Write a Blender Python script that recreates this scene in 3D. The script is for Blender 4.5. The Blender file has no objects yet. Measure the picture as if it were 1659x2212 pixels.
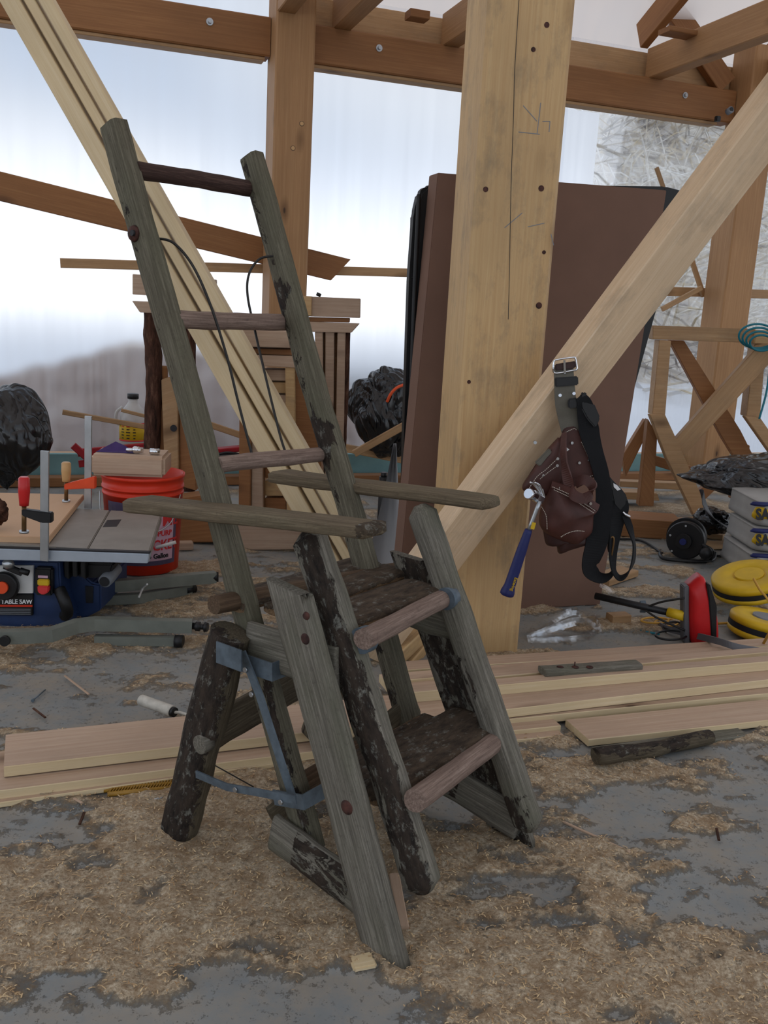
import bpy, bmesh, math, random
import numpy as np
from mathutils import Vector, Matrix, noise as mnoise
random.seed(7)
rng = np.random.default_rng(7)
SC = bpy.context.scene
COL = SC.collection

# ---------------------------------------------------------------- camera
F_PX, CAM_H = 1980.0, 1.1
TH, RO = math.radians(12.3), math.radians(3.1)
CF = Vector((0, math.cos(TH), -math.sin(TH)))
_R0, _U0 = Vector((1, 0, 0)), Vector((0, math.sin(TH), math.cos(TH)))
CR = _R0*math.cos(RO) + _U0*math.sin(RO)
CU = -_R0*math.sin(RO) + _U0*math.cos(RO)
CC = Vector((0, 0, CAM_H))
cd = bpy.data.cameras.new('camera')
cd.sensor_fit = 'VERTICAL'; cd.sensor_height = 36.0; cd.sensor_width = 27.0
cd.lens = F_PX/2212*36.0; cd.clip_start = .05; cd.clip_end = 300
cam = bpy.data.objects.new('camera', cd); COL.objects.link(cam)
cam.matrix_world = Matrix(((CR.x, CU.x, -CF.x, CC.x), (CR.y, CU.y, -CF.y, CC.y), (CR.z, CU.z, -CF.z, CC.z), (0, 0, 0, 1)))
SC.camera = cam

SC.cycles.transparent_max_bounces = 40

# ---------------------------------------------------------------- world and exposure
SC.view_settings.view_transform = 'Standard'; SC.view_settings.look = 'None'
SC.view_settings.gamma = 1; SC.view_settings.use_curve_mapping = False
SC.view_settings.exposure = 0.30
SKY = 1.25
world = bpy.data.worlds.new('overcast_sky'); SC.world = world; world.use_nodes = True
wt = world.node_tree; wt.nodes.clear()
def wn(t, **k):
    n = wt.nodes.new(t)
    for a, v in k.items(): setattr(n, a, v)
    return n
_tc = wn('ShaderNodeTexCoord'); _sx = wn('ShaderNodeSeparateXYZ'); wt.links.new(_tc.outputs['Generated'], _sx.inputs[0])
_mp = wn('ShaderNodeMapping'); _mp.inputs['Scale'].default_value = (1, 1, 2.2); wt.links.new(_tc.outputs['Generated'], _mp.inputs[0])
_nz = wn('ShaderNodeTexNoise'); _nz.inputs['Scale'].default_value = 3.1; _nz.inputs['Detail'].default_value = 2.5; wt.links.new(_mp.outputs[0], _nz.inputs['Vector'])
_cr = wn('ShaderNodeValToRGB'); e = _cr.color_ramp.elements
e[0].position = .38; e[0].color = (.36, .43, .54, 1); e[1].position = .60; e[1].color = (.60, .63, .67, 1)
wt.links.new(_nz.outputs['Fac'], _cr.inputs[0])
_gr = wn('ShaderNodeValToRGB'); g = _gr.color_ramp.elements        # brighter band over the horizon
g[0].position = 0.0; g[0].color = (1, 1, 1, 1); g[1].position = .16; g[1].color = (0, 0, 0, 1)
wt.links.new(_sx.outputs['Z'], _gr.inputs[0])
_mx = wn('ShaderNodeMixRGB'); _mx.inputs[2].default_value = (1.15, 1.17, 1.2, 1)
wt.links.new(_gr.outputs[0], _mx.inputs[0]); wt.links.new(_cr.outputs[0], _mx.inputs[1])
_bg = wn('ShaderNodeBackground'); _bg.inputs['Strength'].default_value = SKY
wt.links.new(_mx.outputs[0], _bg.inputs[0])
_wo = wn('ShaderNodeOutputWorld'); wt.links.new(_bg.outputs[0], _wo.inputs[0])

# ---------------------------------------------------------------- measuring helpers (metres, from the surveyed camera)
def ray(x, y): return CF + CR*((x-829.5)/F_PX) - CU*((y-1106)/F_PX)
def G(x, y, z=0.0):
    d = ray(x, y); return CC + d*((z-CAM_H)/d.z)
def at(x, y, Y):
    d = ray(x, y); return CC + d*(Y/d.y)
def onp(x, y, p, n):
    d = ray(x, y); return CC + d*(n.dot(p-CC)/n.dot(d))
AL = math.radians(19.5)
WD = Vector((math.cos(AL), math.sin(AL), 0)); WN = Vector((-math.sin(AL), math.cos(AL), 0)); WP = Vector((-2.24, 5.21, 0))
def wl(t, n, z): return WP + WD*t + WN*n + Vector((0, 0, z))          # building-wall coordinates
def atw(x, y, n=0.0): return onp(x, y, WP+WN*n, WN)
CO = Vector((.055, 1.409, 0)); CA = Vector((.79, -.613, 0)).normalized(); CB = Vector((.613, .79, 0)).normalized()
def W(u, v, z): return CO + CA*u + CB*v + Vector((0, 0, z))            # chair coordinates: forward, sideways, up
def SP(x, y, v): return onp(x, y, CO+CB*v, CB)

# ---------------------------------------------------------------- materials
class NT:
    def __init__(s, name):
        s.m = bpy.data.materials.new(name); s.m.use_nodes = True; s.t = s.m.node_tree; s.t.nodes.clear()
        s.out = s.n('ShaderNodeOutputMaterial')
    def n(s, ty, **k):
        x = s.t.nodes.new(ty)
        for a, v in k.items(): setattr(x, a, v)
        return x
    def l(s, a, b): s.t.links.new(a, b)
    def put(s, sock, v):
        if hasattr(v, 'is_output') or hasattr(v, 'links'): s.l(v, sock)
        else: sock.default_value = v
    def coord(s, kind='Object', scale=(1, 1, 1), rnd=True):
        t = s.n('ShaderNodeTexCoord'); m = s.n('ShaderNodeMapping'); m.inputs['Scale'].default_value = scale
        s.l(t.outputs[kind], m.inputs[0])
        if rnd:
            o = s.n('ShaderNodeObjectInfo'); c = s.n('ShaderNodeMath', operation='MULTIPLY'); c.inputs[1].default_value = 37.
            s.l(o.outputs['Random'], c.inputs[0]); s.l(c.outputs[0], m.inputs['Location'])
        return m.outputs[0]
    def noise(s, vec, scale, detail=3, rough=.55, dist=0.0):
        x = s.n('ShaderNodeTexNoise'); x.inputs['Scale'].default_value = scale; x.inputs['Detail'].default_value = detail
        x.inputs['Roughness'].default_value = rough; x.inputs['Distortion'].default_value = dist
        if vec: s.l(vec, x.inputs['Vector'])
        return x.outputs['Fac']
    def ramp(s, fac, stops, interp='LINEAR'):
        x = s.n('ShaderNodeValToRGB'); x.color_ramp.interpolation = interp; e = x.color_ramp.elements
        while len(e) < len(stops): e.new(.5)
        for i, (p, c) in enumerate(stops):
            e[i].position = p; e[i].color = (*c, 1) if not isinstance(c, (int, float)) else (c, c, c, 1)
        s.l(fac, x.inputs[0]); return x.outputs[0]
    def mix(s, fac, a, b, mode='MIX'):
        x = s.n('ShaderNodeMixRGB', blend_type=mode)
        for i, v in enumerate((fac, a, b)):
            if hasattr(v, 'links'): s.l(v, x.inputs[i])
            elif isinstance(v, (int, float)): x.inputs[i].default_value = v if i == 0 else (v, v, v, 1)
            else: x.inputs[i].default_value = (*v, 1)
        return x.outputs[0]
    def math(s, op, a, b=0.0):
        x = s.n('ShaderNodeMath', operation=op); s.put(x.inputs[0], a); s.put(x.inputs[1], b); return x.outputs[0]
    def attr(s, name): return s.n('ShaderNodeAttribute', attribute_name=name).outputs['Fac']
    def rand(s): return s.n('ShaderNodeObjectInfo').outputs['Random']
    def bsdf(s, col, rough=.6, metal=0.0, bump=None, bs=.3, bd=.01, spec=.4, extra={}):
        p = s.n('ShaderNodeBsdfPrincipled')
        if hasattr(col, 'links'): s.l(col, p.inputs['Base Color'])
        else: p.inputs['Base Color'].default_value = (*col, 1)
        s.put(p.inputs['Roughness'], rough); s.put(p.inputs['Metallic'], metal); p.inputs['Specular IOR Level'].default_value = spec
        for k, v in extra.items(): p.inputs[k].default_value = v
        if bump is not None:
            b = s.n('ShaderNodeBump'); b.inputs['Strength'].default_value = bs; b.inputs['Distance'].default_value = bd
            s.l(bump, b.inputs['Height']); s.l(b.outputs[0], p.inputs['Normal'])
        s.l(p.outputs[0], s.out.inputs[0]); s.p = p
        return s.m
def srgb(*c): return tuple((v/255/12.92 if v/255 <= .04045 else ((v/255+.055)/1.055)**2.4) for v in c)

def pine(name, base, dark, light=None, knots=True, grey=0.0, rv=.25, pale_end=0.0):
    s = NT(name); light = light or tuple(min(1, c*1.18) for c in base)
    v = s.coord(scale=(1.1, 46, 46)); g = s.noise(v, 2.2, 7, .66, .5)
    dk = tuple(.55*a+.45*b for a, b in zip(dark, base)); c = s.ramp(g, [(.2, dk), (.5, base), (.8, light)])
    v2 = s.coord(scale=(1.4, 3.5, 3.5)); b = s.noise(v2, 1.3, 3)
    c = s.mix(s.ramp(b, [(.42, 0), (.7, .5)]), c, tuple(x*.68 for x in base))
    if grey: c = s.mix(s.ramp(s.noise(s.coord(scale=(3, 6, 6)), 2.0, 6, .7), [(.5, 0), (.72, grey)]), c, srgb(96, 92, 84))
    if knots:
        vo = s.n('ShaderNodeTexVoronoi'); vo.inputs['Scale'].default_value = 1.0; s.l(s.coord(scale=(2.2, 5.5, 5.5)), vo.inputs['Vector'])
        d = vo.outputs['Distance']
        c = s.mix(s.ramp(d, [(.06, .8), (.20, 0)]), c, tuple(x*.55 for x in dark))
        c = s.mix(s.ramp(d, [(.028, .9), (.05, 0)]), c, srgb(58, 36, 20))
    r = s.rand(); c = s.mix(1.0, c, s.ramp(r, [(0, 1-rv), (1, 1.0)]), 'MULTIPLY')
    return s.bsdf(c, .62, bump=g, bs=.25, bd=.004)
M = {}
M['pine'] = pine('rough_spruce', srgb(184, 146, 104), srgb(150, 110, 70), srgb(204, 170, 128), grey=.25)
M['post'] = pine('fresh_sawn_post', srgb(201, 166, 118), srgb(172, 130, 82), srgb(214, 184, 136), grey=.45, rv=.05)
M['beam'] = pine('aged_spruce_beam', srgb(150, 102, 60), srgb(120, 76, 40), srgb(170, 122, 76), rv=.15)
M['post2'] = pine('aged_spruce_post', srgb(172, 130, 88), srgb(146, 104, 64), srgb(190, 150, 106), rv=.12)
M['bracewood'] = pine('pale_brace_timber', srgb(212, 184, 150), srgb(186, 152, 116), srgb(226, 202, 172), grey=.35, rv=.02)
M['plank'] = pine('sawn_plank', srgb(192, 164, 140), srgb(166, 132, 106), srgb(208, 184, 160), grey=.12, rv=.16)
M['pale'] = pine('pale_plank_edge', srgb(218, 196, 156), srgb(196, 168, 126), srgb(230, 212, 178), knots=False, rv=.1)
M['mdf'] = NT('fibre_panel').bsdf(srgb(196, 160, 126), .7)
M['mdf_edge'] = NT('fibre_panel_edge').bsdf(srgb(168, 112, 64), .8)

def weathered(name, woods, bark=(srgb(62, 52, 44), srgb(30, 25, 22)), green=.35, thr=.5):
    s = NT(name)
    g = s.noise(s.coord(scale=(3.0, 90, 90)), 2.6, 9, .74, .3)
    c = s.ramp(g, [(.22, woods[0]), (.5, tuple(x*.82 for x in woods[1])), (.8, woods[2])])
    b = s.noise(s.coord(scale=(3, 7, 7)), 1.6, 4)
    c = s.mix(s.ramp(b, [(.45, 0), (.65, green)]), c, srgb(92, 94, 74))
    fine = s.noise(s.coord(scale=(1, 1, 1)), 95, 4, .7)
    c = s.mix(s.ramp(fine, [(.55, 0), (.75, .35)]), c, srgb(52, 46, 40))
    edge = s.noise(s.coord(scale=(7, 16, 16)), 2.2, 9, .76, .6)
    mask = s.ramp(s.math('ADD', s.attr('bark'), s.math('MULTIPLY', s.math('SUBTRACT', edge, .5), 1.5)), [(thr, 0), (thr+.035, 1)])
    bn = s.noise(s.coord(scale=(9, 26, 26)), 2.5, 6, .7)
    bc = s.ramp(bn, [(.35, bark[1]), (.62, bark[0])])
    lich = s.noise(s.coord(scale=(12, 20, 20)), 3.0, 8, .75)
    bc = s.mix(s.ramp(lich, [(.55, 0), (.64, .75)]), bc, srgb(128, 128, 120))
    c = s.mix(mask, c, bc)
    h = s.math('ADD', s.math('MULTIPLY', g, .6), s.math('ADD', s.math('MULTIPLY', mask, .7), s.math('MULTIPLY', bn, .5)))
    return s.bsdf(c, .85, bump=h, bs=.7, bd=.006, spec=.25)
M['grey_wood'] = weathered('weathered_grey_wood', (srgb(64, 60, 54), srgb(122, 117, 106), srgb(166, 161, 148)))
M['green_wood'] = weathered('weathered_green_wood', (srgb(60, 54, 45), srgb(108, 102, 86), srgb(146, 140, 122)), green=.3)
M['brown_wood'] = weathered('weathered_brown_wood', (srgb(56, 42, 32), srgb(98, 78, 60), srgb(134, 110, 88)), green=.12)
M['arm_wood'] = weathered('weathered_arm_wood', (srgb(70, 60, 46), srgb(116, 102, 82), srgb(150, 136, 112)), bark=(srgb(82, 70, 56), srgb(50, 42, 34)), green=.2)
M['seat_wood'] = weathered('dark_seat_wood', (srgb(84, 64, 46), srgb(138, 110, 82), srgb(170, 142, 110)), bark=(srgb(88, 74, 60), srgb(52, 43, 35)), green=.05)
M['rung_wood'] = weathered('worn_rung_wood', (srgb(74, 60, 54), srgb(144, 122, 110), srgb(180, 160, 146)), green=0)
M['darkrung'] = weathered('dark_rung_wood', (srgb(40, 28, 26), srgb(74, 54, 48), srgb(118, 94, 84)), green=0)
M['leg_bark'] = weathered('barky_leg', (srgb(60, 50, 40), srgb(92, 82, 66), srgb(128, 118, 98)), green=.15)

s = NT('rust_knot'); M['knot'] = s.bsdf(s.ramp(s.noise(s.coord(), 60, 3), [(.35, srgb(40, 22, 18)), (.65, srgb(84, 50, 42))]), .8)
def flat(name, c, rough=.5, metal=0.0, var=.15, sc=20, bs=0.0, spec=.4, **ex):
    s = NT(name); n = s.noise(s.coord(), sc, 4, .6)
    col = s.ramp(n, [(.3, tuple(x*(1-var) for x in c)), (.7, tuple(min(1, x*(1+var)) for x in c))])
    return s.bsdf(col, rough, metal, bump=n if bs else None, bs=bs, bd=.003, spec=spec, extra=ex)
M['galv'] = flat('painted_blue_grey_steel', srgb(92, 104, 114), .5, .35, .3, 35)
M['steel'] = flat('bright_steel', srgb(176, 180, 184), .32, .85, .1)
M['alu'] = flat('aluminium_rail', srgb(176, 186, 198), .38, .55, .06)
M['chrome'] = flat('chrome', srgb(214, 216, 220), .14, 1.0, .03)
M['black'] = flat('black_plastic', srgb(22, 22, 24), .45, 0, .2)
M['web'] = flat('black_webbing', srgb(14, 15, 18), .9, 0, .2, 90, .1)
M['wire'] = flat('dark_wire', srgb(52, 50, 48), .5, .6)
M['orange'] = flat('orange_red_plastic', srgb(212, 50, 22), .42, 0, .05)
M['red'] = flat('red_plastic', srgb(188, 24, 28), .42, 0, .08)
M['redsteel'] = flat('red_painted_steel', srgb(150, 26, 34), .45, .2, .15)
M['orangejaw'] = flat('orange_cast_jaw', srgb(222, 78, 38), .45, .1, .08)
M['blue'] = flat('navy_machine_paint', srgb(30, 50, 88), .5, .0, .25, 8)
M['navy'] = flat('navy_rubber', srgb(28, 36, 92), .5, 0, .15)
M['sawtop'] = flat('dusty_saw_table', srgb(138, 132, 124), .6, .2, .12, 9)
M['sawside'] = flat('grey_cast_edge', srgb(112, 116, 112), .6, .2, .08)
M['stand'] = flat('grey_green_tube_paint', srgb(112, 116, 108), .55, .1, .12)
M['white'] = flat('white_plastic', srgb(214, 214, 212), .45, 0, .03)
M['greyp'] = flat('grey_plastic', srgb(120, 124, 130), .5, 0, .06)
M['yellow'] = flat('yellow_plastic', srgb(206, 168, 24), .5, 0, .08)
M['label'] = flat('purple_grey_label', srgb(84, 74, 100), .5, 0, .06)
M['pink'] = flat('pale_pink_print', srgb(206, 168, 186), .55, 0, .03)
M['redprint'] = flat('red_print', srgb(206, 52, 54), .55, 0, .03)
M['ink'] = flat('black_ink', srgb(26, 26, 30), .6)
M['whiteink'] = flat('white_ink', srgb(220, 220, 220), .6)
M['foam'] = flat('teal_foam_board', srgb(118, 156, 158), .75, 0, .12, 6)
M['leather'] = flat('oiled_brown_leather', srgb(70, 38, 32), .55, 0, .3, 14, .3)
M['leather2'] = flat('dark_oiled_leather', srgb(52, 28, 25), .55, 0, .3, 14, .3)
M['stitch'] = flat('white_stitching', srgb(196, 186, 172), .8)
M['belt'] = flat('grey_leather_strap', srgb(96, 92, 82), .7, 0, .12, 40, .15)
M['brown_board'] = flat('brown_fibreboard', srgb(116, 88, 74), .85, 0, .07, 5)
M['brown_edge'] = flat('brown_fibreboard_edge', srgb(164, 134, 112), .85, 0, .12, 60)
M['purple'] = flat('purple_cloth', srgb(70, 52, 104), .85, 0, .15)
M['tan'] = flat('varnished_handle', srgb(190, 150, 100), .4, 0, .1)
M['redhandle'] = flat('red_lacquered_handle', srgb(190, 34, 34), .3, 0, .06)
M['brass'] = flat('brass_screw', srgb(120, 92, 60), .4, .7, .15)
M['gold'] = flat('amber_ribbed_plastic', srgb(150, 112, 38), .45, 0, .2, 60)
M['teal'] = flat('teal_hose', srgb(16, 112, 128), .45, 0, .08)
M['cord'] = flat('orange_cord', srgb(224, 84, 36), .5, 0, .05)
M['ycord'] = flat('yellow_cord', srgb(196, 150, 60), .6, 0, .1)
M['greyhose'] = flat('grey_hose', srgb(92, 92, 96), .5, 0, .08)
s = NT('black_polythene'); vb = s.coord(scale=(1, 1, .45)); n = s.math('ABSOLUTE', s.math('SUBTRACT', s.noise(vb, 7, 2, .45, 1.0), .5)); M['blackbag'] = s.bsdf(srgb(12, 12, 15), .24, bump=n, bs=1.0, bd=.07, spec=.6)
M['dullblack'] = flat('dull_black_vinyl', srgb(20, 20, 21), .5, 0, .2)
M['paint'] = flat('crusted_white_paint', srgb(186, 182, 172), .8, 0, .2, 40, .6)
M['paper'] = flat('white_building_paper', srgb(190, 190, 192), .75, 0, .05, 8)
M['bagpaper'] = flat('grey_paper_sack', srgb(158, 156, 152), .8, 0, .08, 12)
s = NT('bark'); n = s.noise(s.coord(scale=(5, 22, 22)), 2.2, 8, .7, .4)
M['bark'] = s.bsdf(s.ramp(n, [(.3, srgb(34, 24, 20)), (.55, srgb(86, 58, 46)), (.75, srgb(134, 104, 86))]), .9, bump=n, bs=1, bd=.012, spec=.2)
# clear jug plastic and clear wrap
s = NT('milky_jug'); M['jug'] = s.bsdf(srgb(206, 204, 200), .35, extra={'Transmission Weight': .25})
s = NT('clear_wrap'); tr = s.n('ShaderNodeBsdfTransparent'); gl = s.n('ShaderNodeBsdfGlossy'); gl.inputs['Roughness'].default_value = .12
mx = s.n('ShaderNodeMixShader'); nn = s.noise(s.coord(), 30, 3); s.l(s.ramp(nn, [(.5, .02), (.72, .30)]), mx.inputs[0]); s.l(tr.outputs[0], mx.inputs[1]); s.l(gl.outputs[0], mx.inputs[2]); s.l(mx.outputs[0], s.out.inputs[0]); M['wrap'] = s.m

def sheeting(name, haze, tint=(.93, .94, .96), streak=.12, rough=.30, clear=0.0):
    """translucent polythene: part of the light scatters, part passes blurred, a little passes clear"""
    s = NT(name)
    st = s.noise(s.coord(scale=(9, 1, .35)), 1.6, 4, .6)
    tl = s.n('ShaderNodeBsdfTranslucent'); tl.inputs[0].default_value = (*tint, 1)
    rf = s.n('ShaderNodeBsdfRefraction'); rf.inputs['IOR'].default_value = 1.12; rf.inputs['Roughness'].default_value = rough; rf.inputs['Color'].default_value = (*tint, 1)
    tp = s.n('ShaderNodeBsdfTransparent'); tp.inputs[0].default_value = (*tint, 1)
    m0 = s.n('ShaderNodeMixShader'); m0.inputs[0].default_value = clear; s.l(rf.outputs[0], m0.inputs[1]); s.l(tp.outputs[0], m0.inputs[2])
    m1 = s.n('ShaderNodeMixShader'); s.l(s.ramp(st, [(.35, max(0, haze-streak)), (.7, min(1, haze+streak))]), m1.inputs[0])
    s.l(m0.outputs[0], m1.inputs[1]); s.l(tl.outputs[0], m1.inputs[2])
    gl = s.n('ShaderNodeBsdfGlossy'); gl.inputs['Roughness'].default_value = .3; gl.inputs[0].default_value = (.6, .6, .6, 1)
    m2 = s.n('ShaderNodeMixShader'); m2.inputs[0].default_value = .05; s.l(m1.outputs[0], m2.inputs[1]); s.l(gl.outputs[0], m2.inputs[2])
    s.l(m2.outputs[0], s.out.inputs[0]); return s.m
M['sheet'] = sheeting('milky_polythene', .20, rough=.55, streak=.10)
M['clear_sheet'] = sheeting('clear_polythene', .12, rough=.10, streak=.10, clear=.55)
M['roof_sheet'] = sheeting('roof_polythene', .85, tint=(.80, .68, .60), clear=0)

# ---------------------------------------------------------------- object helpers
def tag(o, label=None, cat=None, group=None, kind=None):
    if label: o['label'] = label
    if cat: o['category'] = cat
    if group: o['group'] = group
    if kind: o['kind'] = kind
    return o
def thing(name, loc, label, cat, group=None, kind=None):
    o = bpy.data.objects.new(name, None); COL.objects.link(o); o.location = loc; o.empty_display_size = .1
    return tag(o, label, cat, group, kind)
def wmat(o):
    m = o.matrix_basis.copy()
    return (wmat(o.parent) @ m) if o.parent else m
def link(name, me, mat, mtx=None, parent=None, smooth=False):
    o = bpy.data.objects.new(name, me); COL.objects.link(o)
    if mat is not None:
        for m_ in (mat if isinstance(mat, (list, tuple)) else [mat]): me.materials.append(M[m_] if isinstance(m_, str) else m_)
    mtx = mtx or Matrix()
    if parent is not None:
        o.parent = parent; mtx = wmat(parent).inverted() @ mtx
    o.matrix_basis = mtx
    if smooth: me.polygons.foreach_set('use_smooth', [True]*len(me.polygons))
    return o
def mesh(vs, fs, mats=None):
    me = bpy.data.meshes.new('m'); me.from_pydata([tuple(v) for v in vs], [], fs)
    if mats: me.polygons.foreach_set('material_index', mats)
    me.update(); return me
def recalc(me):
    bm = bmesh.new(); bm.from_mesh(me); bmesh.ops.recalc_face_normals(bm, faces=bm.faces); bm.to_mesh(me); bm.free(); return me
def frame(p0, p1, up=Vector((0, 0, 1))):
    x = (p1-p0).normalized(); y = up.cross(x)
    if y.length < 1e-4: y = Vector((0, 1, 0)).cross(x)
    y.normalize(); z = x.cross(y)
    m = Matrix((x, y, z)).transposed().to_4x4(); m.translation = (p0+p1)/2; return m
def section(w, h, n, sq):
    out = []
    for i in range(n):
        a = 2*math.pi*(i+.5)/n; c, s_ = math.cos(a), math.sin(a)
        k = (abs(c)**sq + abs(s_)**sq)**(-1/sq); out.append((c*k*w/2, s_*k*h/2))
    return out
def bar(name, p0, p1, w, h, mat, parent=None, up=Vector((0, 0, 1)), ch=.004, wob=0.0, seed=0, end0=0.0, end1=0.0, edge=None, segs=1):
    """a sawn timber: local X along its length, w across local Y, h along local Z; end0/end1 slant the cut ends"""
    L = (p1-p0).length; y, z = w/2, h/2; c = min(ch, y*.5, z*.5)
    sec = [(-y+c, -z), (y-c, -z), (y, -z+c), (y, z-c), (y-c, z), (-y+c, z), (-y, z-c), (-y, -z+c)]
    vs, fs = [], []
    for k in range(segs+1):
        t = k/segs; x = -L/2 + L*t
        o1 = o2 = 0
        if wob:
            o1 = mnoise.noise(Vector((x*1.3, seed, 0)))*wob; o2 = mnoise.noise(Vector((x*1.3, seed+9, 0)))*wob
        for (a, b) in sec:
            dx = (end0*b/z if k == 0 else 0) + (end1*b/z if k == segs else 0)
            vs.append((x+dx, a+o1, b+o2))
    for k in range(segs):
        for i in range(8):
            j = (i+1) % 8; fs.append((k*8+i, k*8+j, (k+1)*8+j, (k+1)*8+i))
    fs.append(tuple(range(7, -1, -1))); fs.append(tuple(segs*8+i for i in range(8)))
    mi = None
    if edge:
        mi = []
        for k in range(segs): mi += [0, 1, 1, 1, 0, 1, 1, 1]
        mi += [1, 1]
    return link(name, mesh(vs, fs, mi), [mat, edge] if edge else mat, frame(p0, p1, up), parent)
def log(name, p0, p1, w, h, mat, parent=None, up=Vector((0, 0, 1)), n=16, segs=36, sq=3.0, amp=.003, seed=0, bark=(0, 0, 0), patch=None, taper=1.0, cut0=0.0, cut1=0.0, rnd=0.0, bend=0.0):
    """an uneven hand-split timber with a 'bark' attribute; bark=(y, z, bias) says which side still carries bark"""
    L = (p1-p0).length; sec = section(w, h, n, sq); vs, fs, at_ = [], [], []
    for k in range(segs+1):
        t = k/segs; x = -L/2+L*t; sc = 1+(taper-1)*t
        if rnd:
            dd = min(t, 1-t)*L
            if dd < rnd: sc *= math.sqrt(max(.15, 1-(1-dd/rnd)**2))
        b1 = mnoise.noise(Vector((x*2.2, seed*3.1, 1)))*amp*1.6; b2 = mnoise.noise(Vector((x*2.2, seed*3.1, 7)))*amp*1.6 + bend*math.sin(math.pi*t)
        for (a, b) in sec:
            r = 1+mnoise.noise(Vector((x*14, a*30+seed, b*30)))*amp*28
            dx = (cut0*a/(w/2) if k == 0 else 0)+(cut1*a/(w/2) if k == segs else 0)
            vs.append((x+dx, a*r*sc+b1, b*r*sc+b2))
            q = Vector((0, a/(w/2), b/(h/2))); q.normalize()
            v = .5*(q.y*bark[0]+q.z*bark[1])+bark[2]
            if patch: v += patch(t, q.y, q.z)
            at_.append(v)
    for k in range(segs):
        for i in range(n):
            j = (i+1) % n; fs.append((k*n+i, k*n+j, (k+1)*n+j, (k+1)*n+i))
    fs.append(tuple(range(n-1, -1, -1))); fs.append(tuple(segs*n+i for i in range(n)))
    me = mesh(vs, fs); a_ = me.attributes.new('bark', 'FLOAT', 'POINT'); a_.data.foreach_set('value', at_)
    o = link(name, me, mat, frame(p0, p1, up), parent, smooth=True)
    me.polygons[-1].use_smooth = False; me.polygons[-2].use_smooth = False
    return o
def catmull(pts, n=8):
    pts = [Vector(p) for p in pts]; out = []
    for i in range(len(pts)-1):
        p0 = pts[max(0, i-1)]; p1 = pts[i]; p2 = pts[i+1]; p3 = pts[min(len(pts)-1, i+2)]
        for k in range(n):
            t = k/n; out.append(.5*((2*p1)+(p2-p0)*t+(2*p0-5*p1+4*p2-p3)*t*t+(3*p1-p0-3*p2+p3)*t**3))
    out.append(pts[-1]); return out
def tube(name, pts, r, mat, parent=None, n=8, smoothpath=True, flatk=1.0, upv=None):
    p = catmull(pts) if smoothpath and len(pts) > 2 else [Vector(q) for q in pts]
    c = sum(p, Vector())/len(p); rr = r if callable(r) else (lambda t: r)
    vs, fs = [], []; up = upv or Vector((.13, .2, 1)).normalized()
    for k, q in enumerate(p):
        d = (p[min(k+1, len(p)-1)]-p[max(k-1, 0)]).normalized(); s_ = d.cross(up)
        if s_.length < 1e-3: s_ = d.cross(Vector((1, 0, 0)))
        s_.normalize(); t_ = s_.cross(d)
        if upv is None: up = t_
        R = rr(k/(len(p)-1))
        for i in range(n):
            a = 2*math.pi*i/n; vs.append(q-c+s_*math.cos(a)*R+t_*math.sin(a)*R*flatk)
    for k in range(len(p)-1):
        for i in range(n):
            j = (i+1) % n; fs.append((k*n+i, k*n+j, (k+1)*n+j, (k+1)*n+i))
    fs.append(tuple(range(n-1, -1, -1))); fs.append(tuple((len(p)-1)*n+i for i in range(n)))
    return link(name, recalc(mesh(vs, fs)), mat, Matrix.Translation(c), parent, smooth=True)
def ribbon(name, pts, w, th, mat, side, parent=None, smoothpath=True, widths=None):
    """flat strap: its width lies along 'side' (a vector or a list of vectors)"""
    p = catmull(pts) if smoothpath and len(pts) > 2 else [Vector(q) for q in pts]
    c = sum(p, Vector())/len(p); vs, fs = [], []
    for k, q in enumerate(p):
        d = (p[min(k+1, len(p)-1)]-p[max(k-1, 0)]).normalized()
        f = k/(len(p)-1)
        if isinstance(side, (list, tuple)):
            g_ = f*(len(side)-1); i = min(int(g_), len(side)-2); sd = side[i].lerp(side[i+1], g_-i)
        else: sd = side
        sd = (sd-d*sd.dot(d)).normalized(); nn_ = d.cross(sd)
        ww = w if widths is None else w*np.interp(f, np.linspace(0, 1, len(widths)), widths)
        for (a, b) in ((-1, -1), (1, -1), (1, 1), (-1, 1)): vs.append(q-c+sd*(a*ww/2)+nn_*(b*th/2))
    for k in range(len(p)-1):
        for i in range(4):
            j = (i+1) % 4; fs.append((k*4+i, k*4+j, (k+1)*4+j, (k+1)*4+i))
    fs.append((3, 2, 1, 0)); m_ = (len(p)-1)*4; fs.append((m_, m_+1, m_+2, m_+3))
    return link(name, recalc(mesh(vs, fs)), mat, Matrix.Translation(c), parent)
def cyl(name, p0, p1, r, mat, parent=None, n=24, r1=None, prof=None, hollow=False):
    """lathe along p0->p1; prof = [(t, radius factor)]"""
    prof = prof or [(0, 1), (1, 1 if r1 is None else r1/r)]
    L = (p1-p0).length; vs, fs = [], []
    for (t, k) in prof:
        for i in range(n):
            a = 2*math.pi*i/n; vs.append((-L/2+L*t, math.cos(a)*r*k, math.sin(a)*r*k))
    for k in range(len(prof)-1):
        for i in range(n):
            j = (i+1) % n; fs.append((k*n+i, k*n+j, (k+1)*n+j, (k+1)*n+i))
    if not hollow: fs.append(tuple(range(n-1, -1, -1))); fs.append(tuple((len(prof)-1)*n+i for i in range(n)))
    me = mesh(vs, fs)
    recalc(me); o = link(name, me, mat, frame(p0, p1), parent)
    for p_ in me.polygons: p_.use_smooth = len(p_.vertices) == 4
    return o
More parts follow.
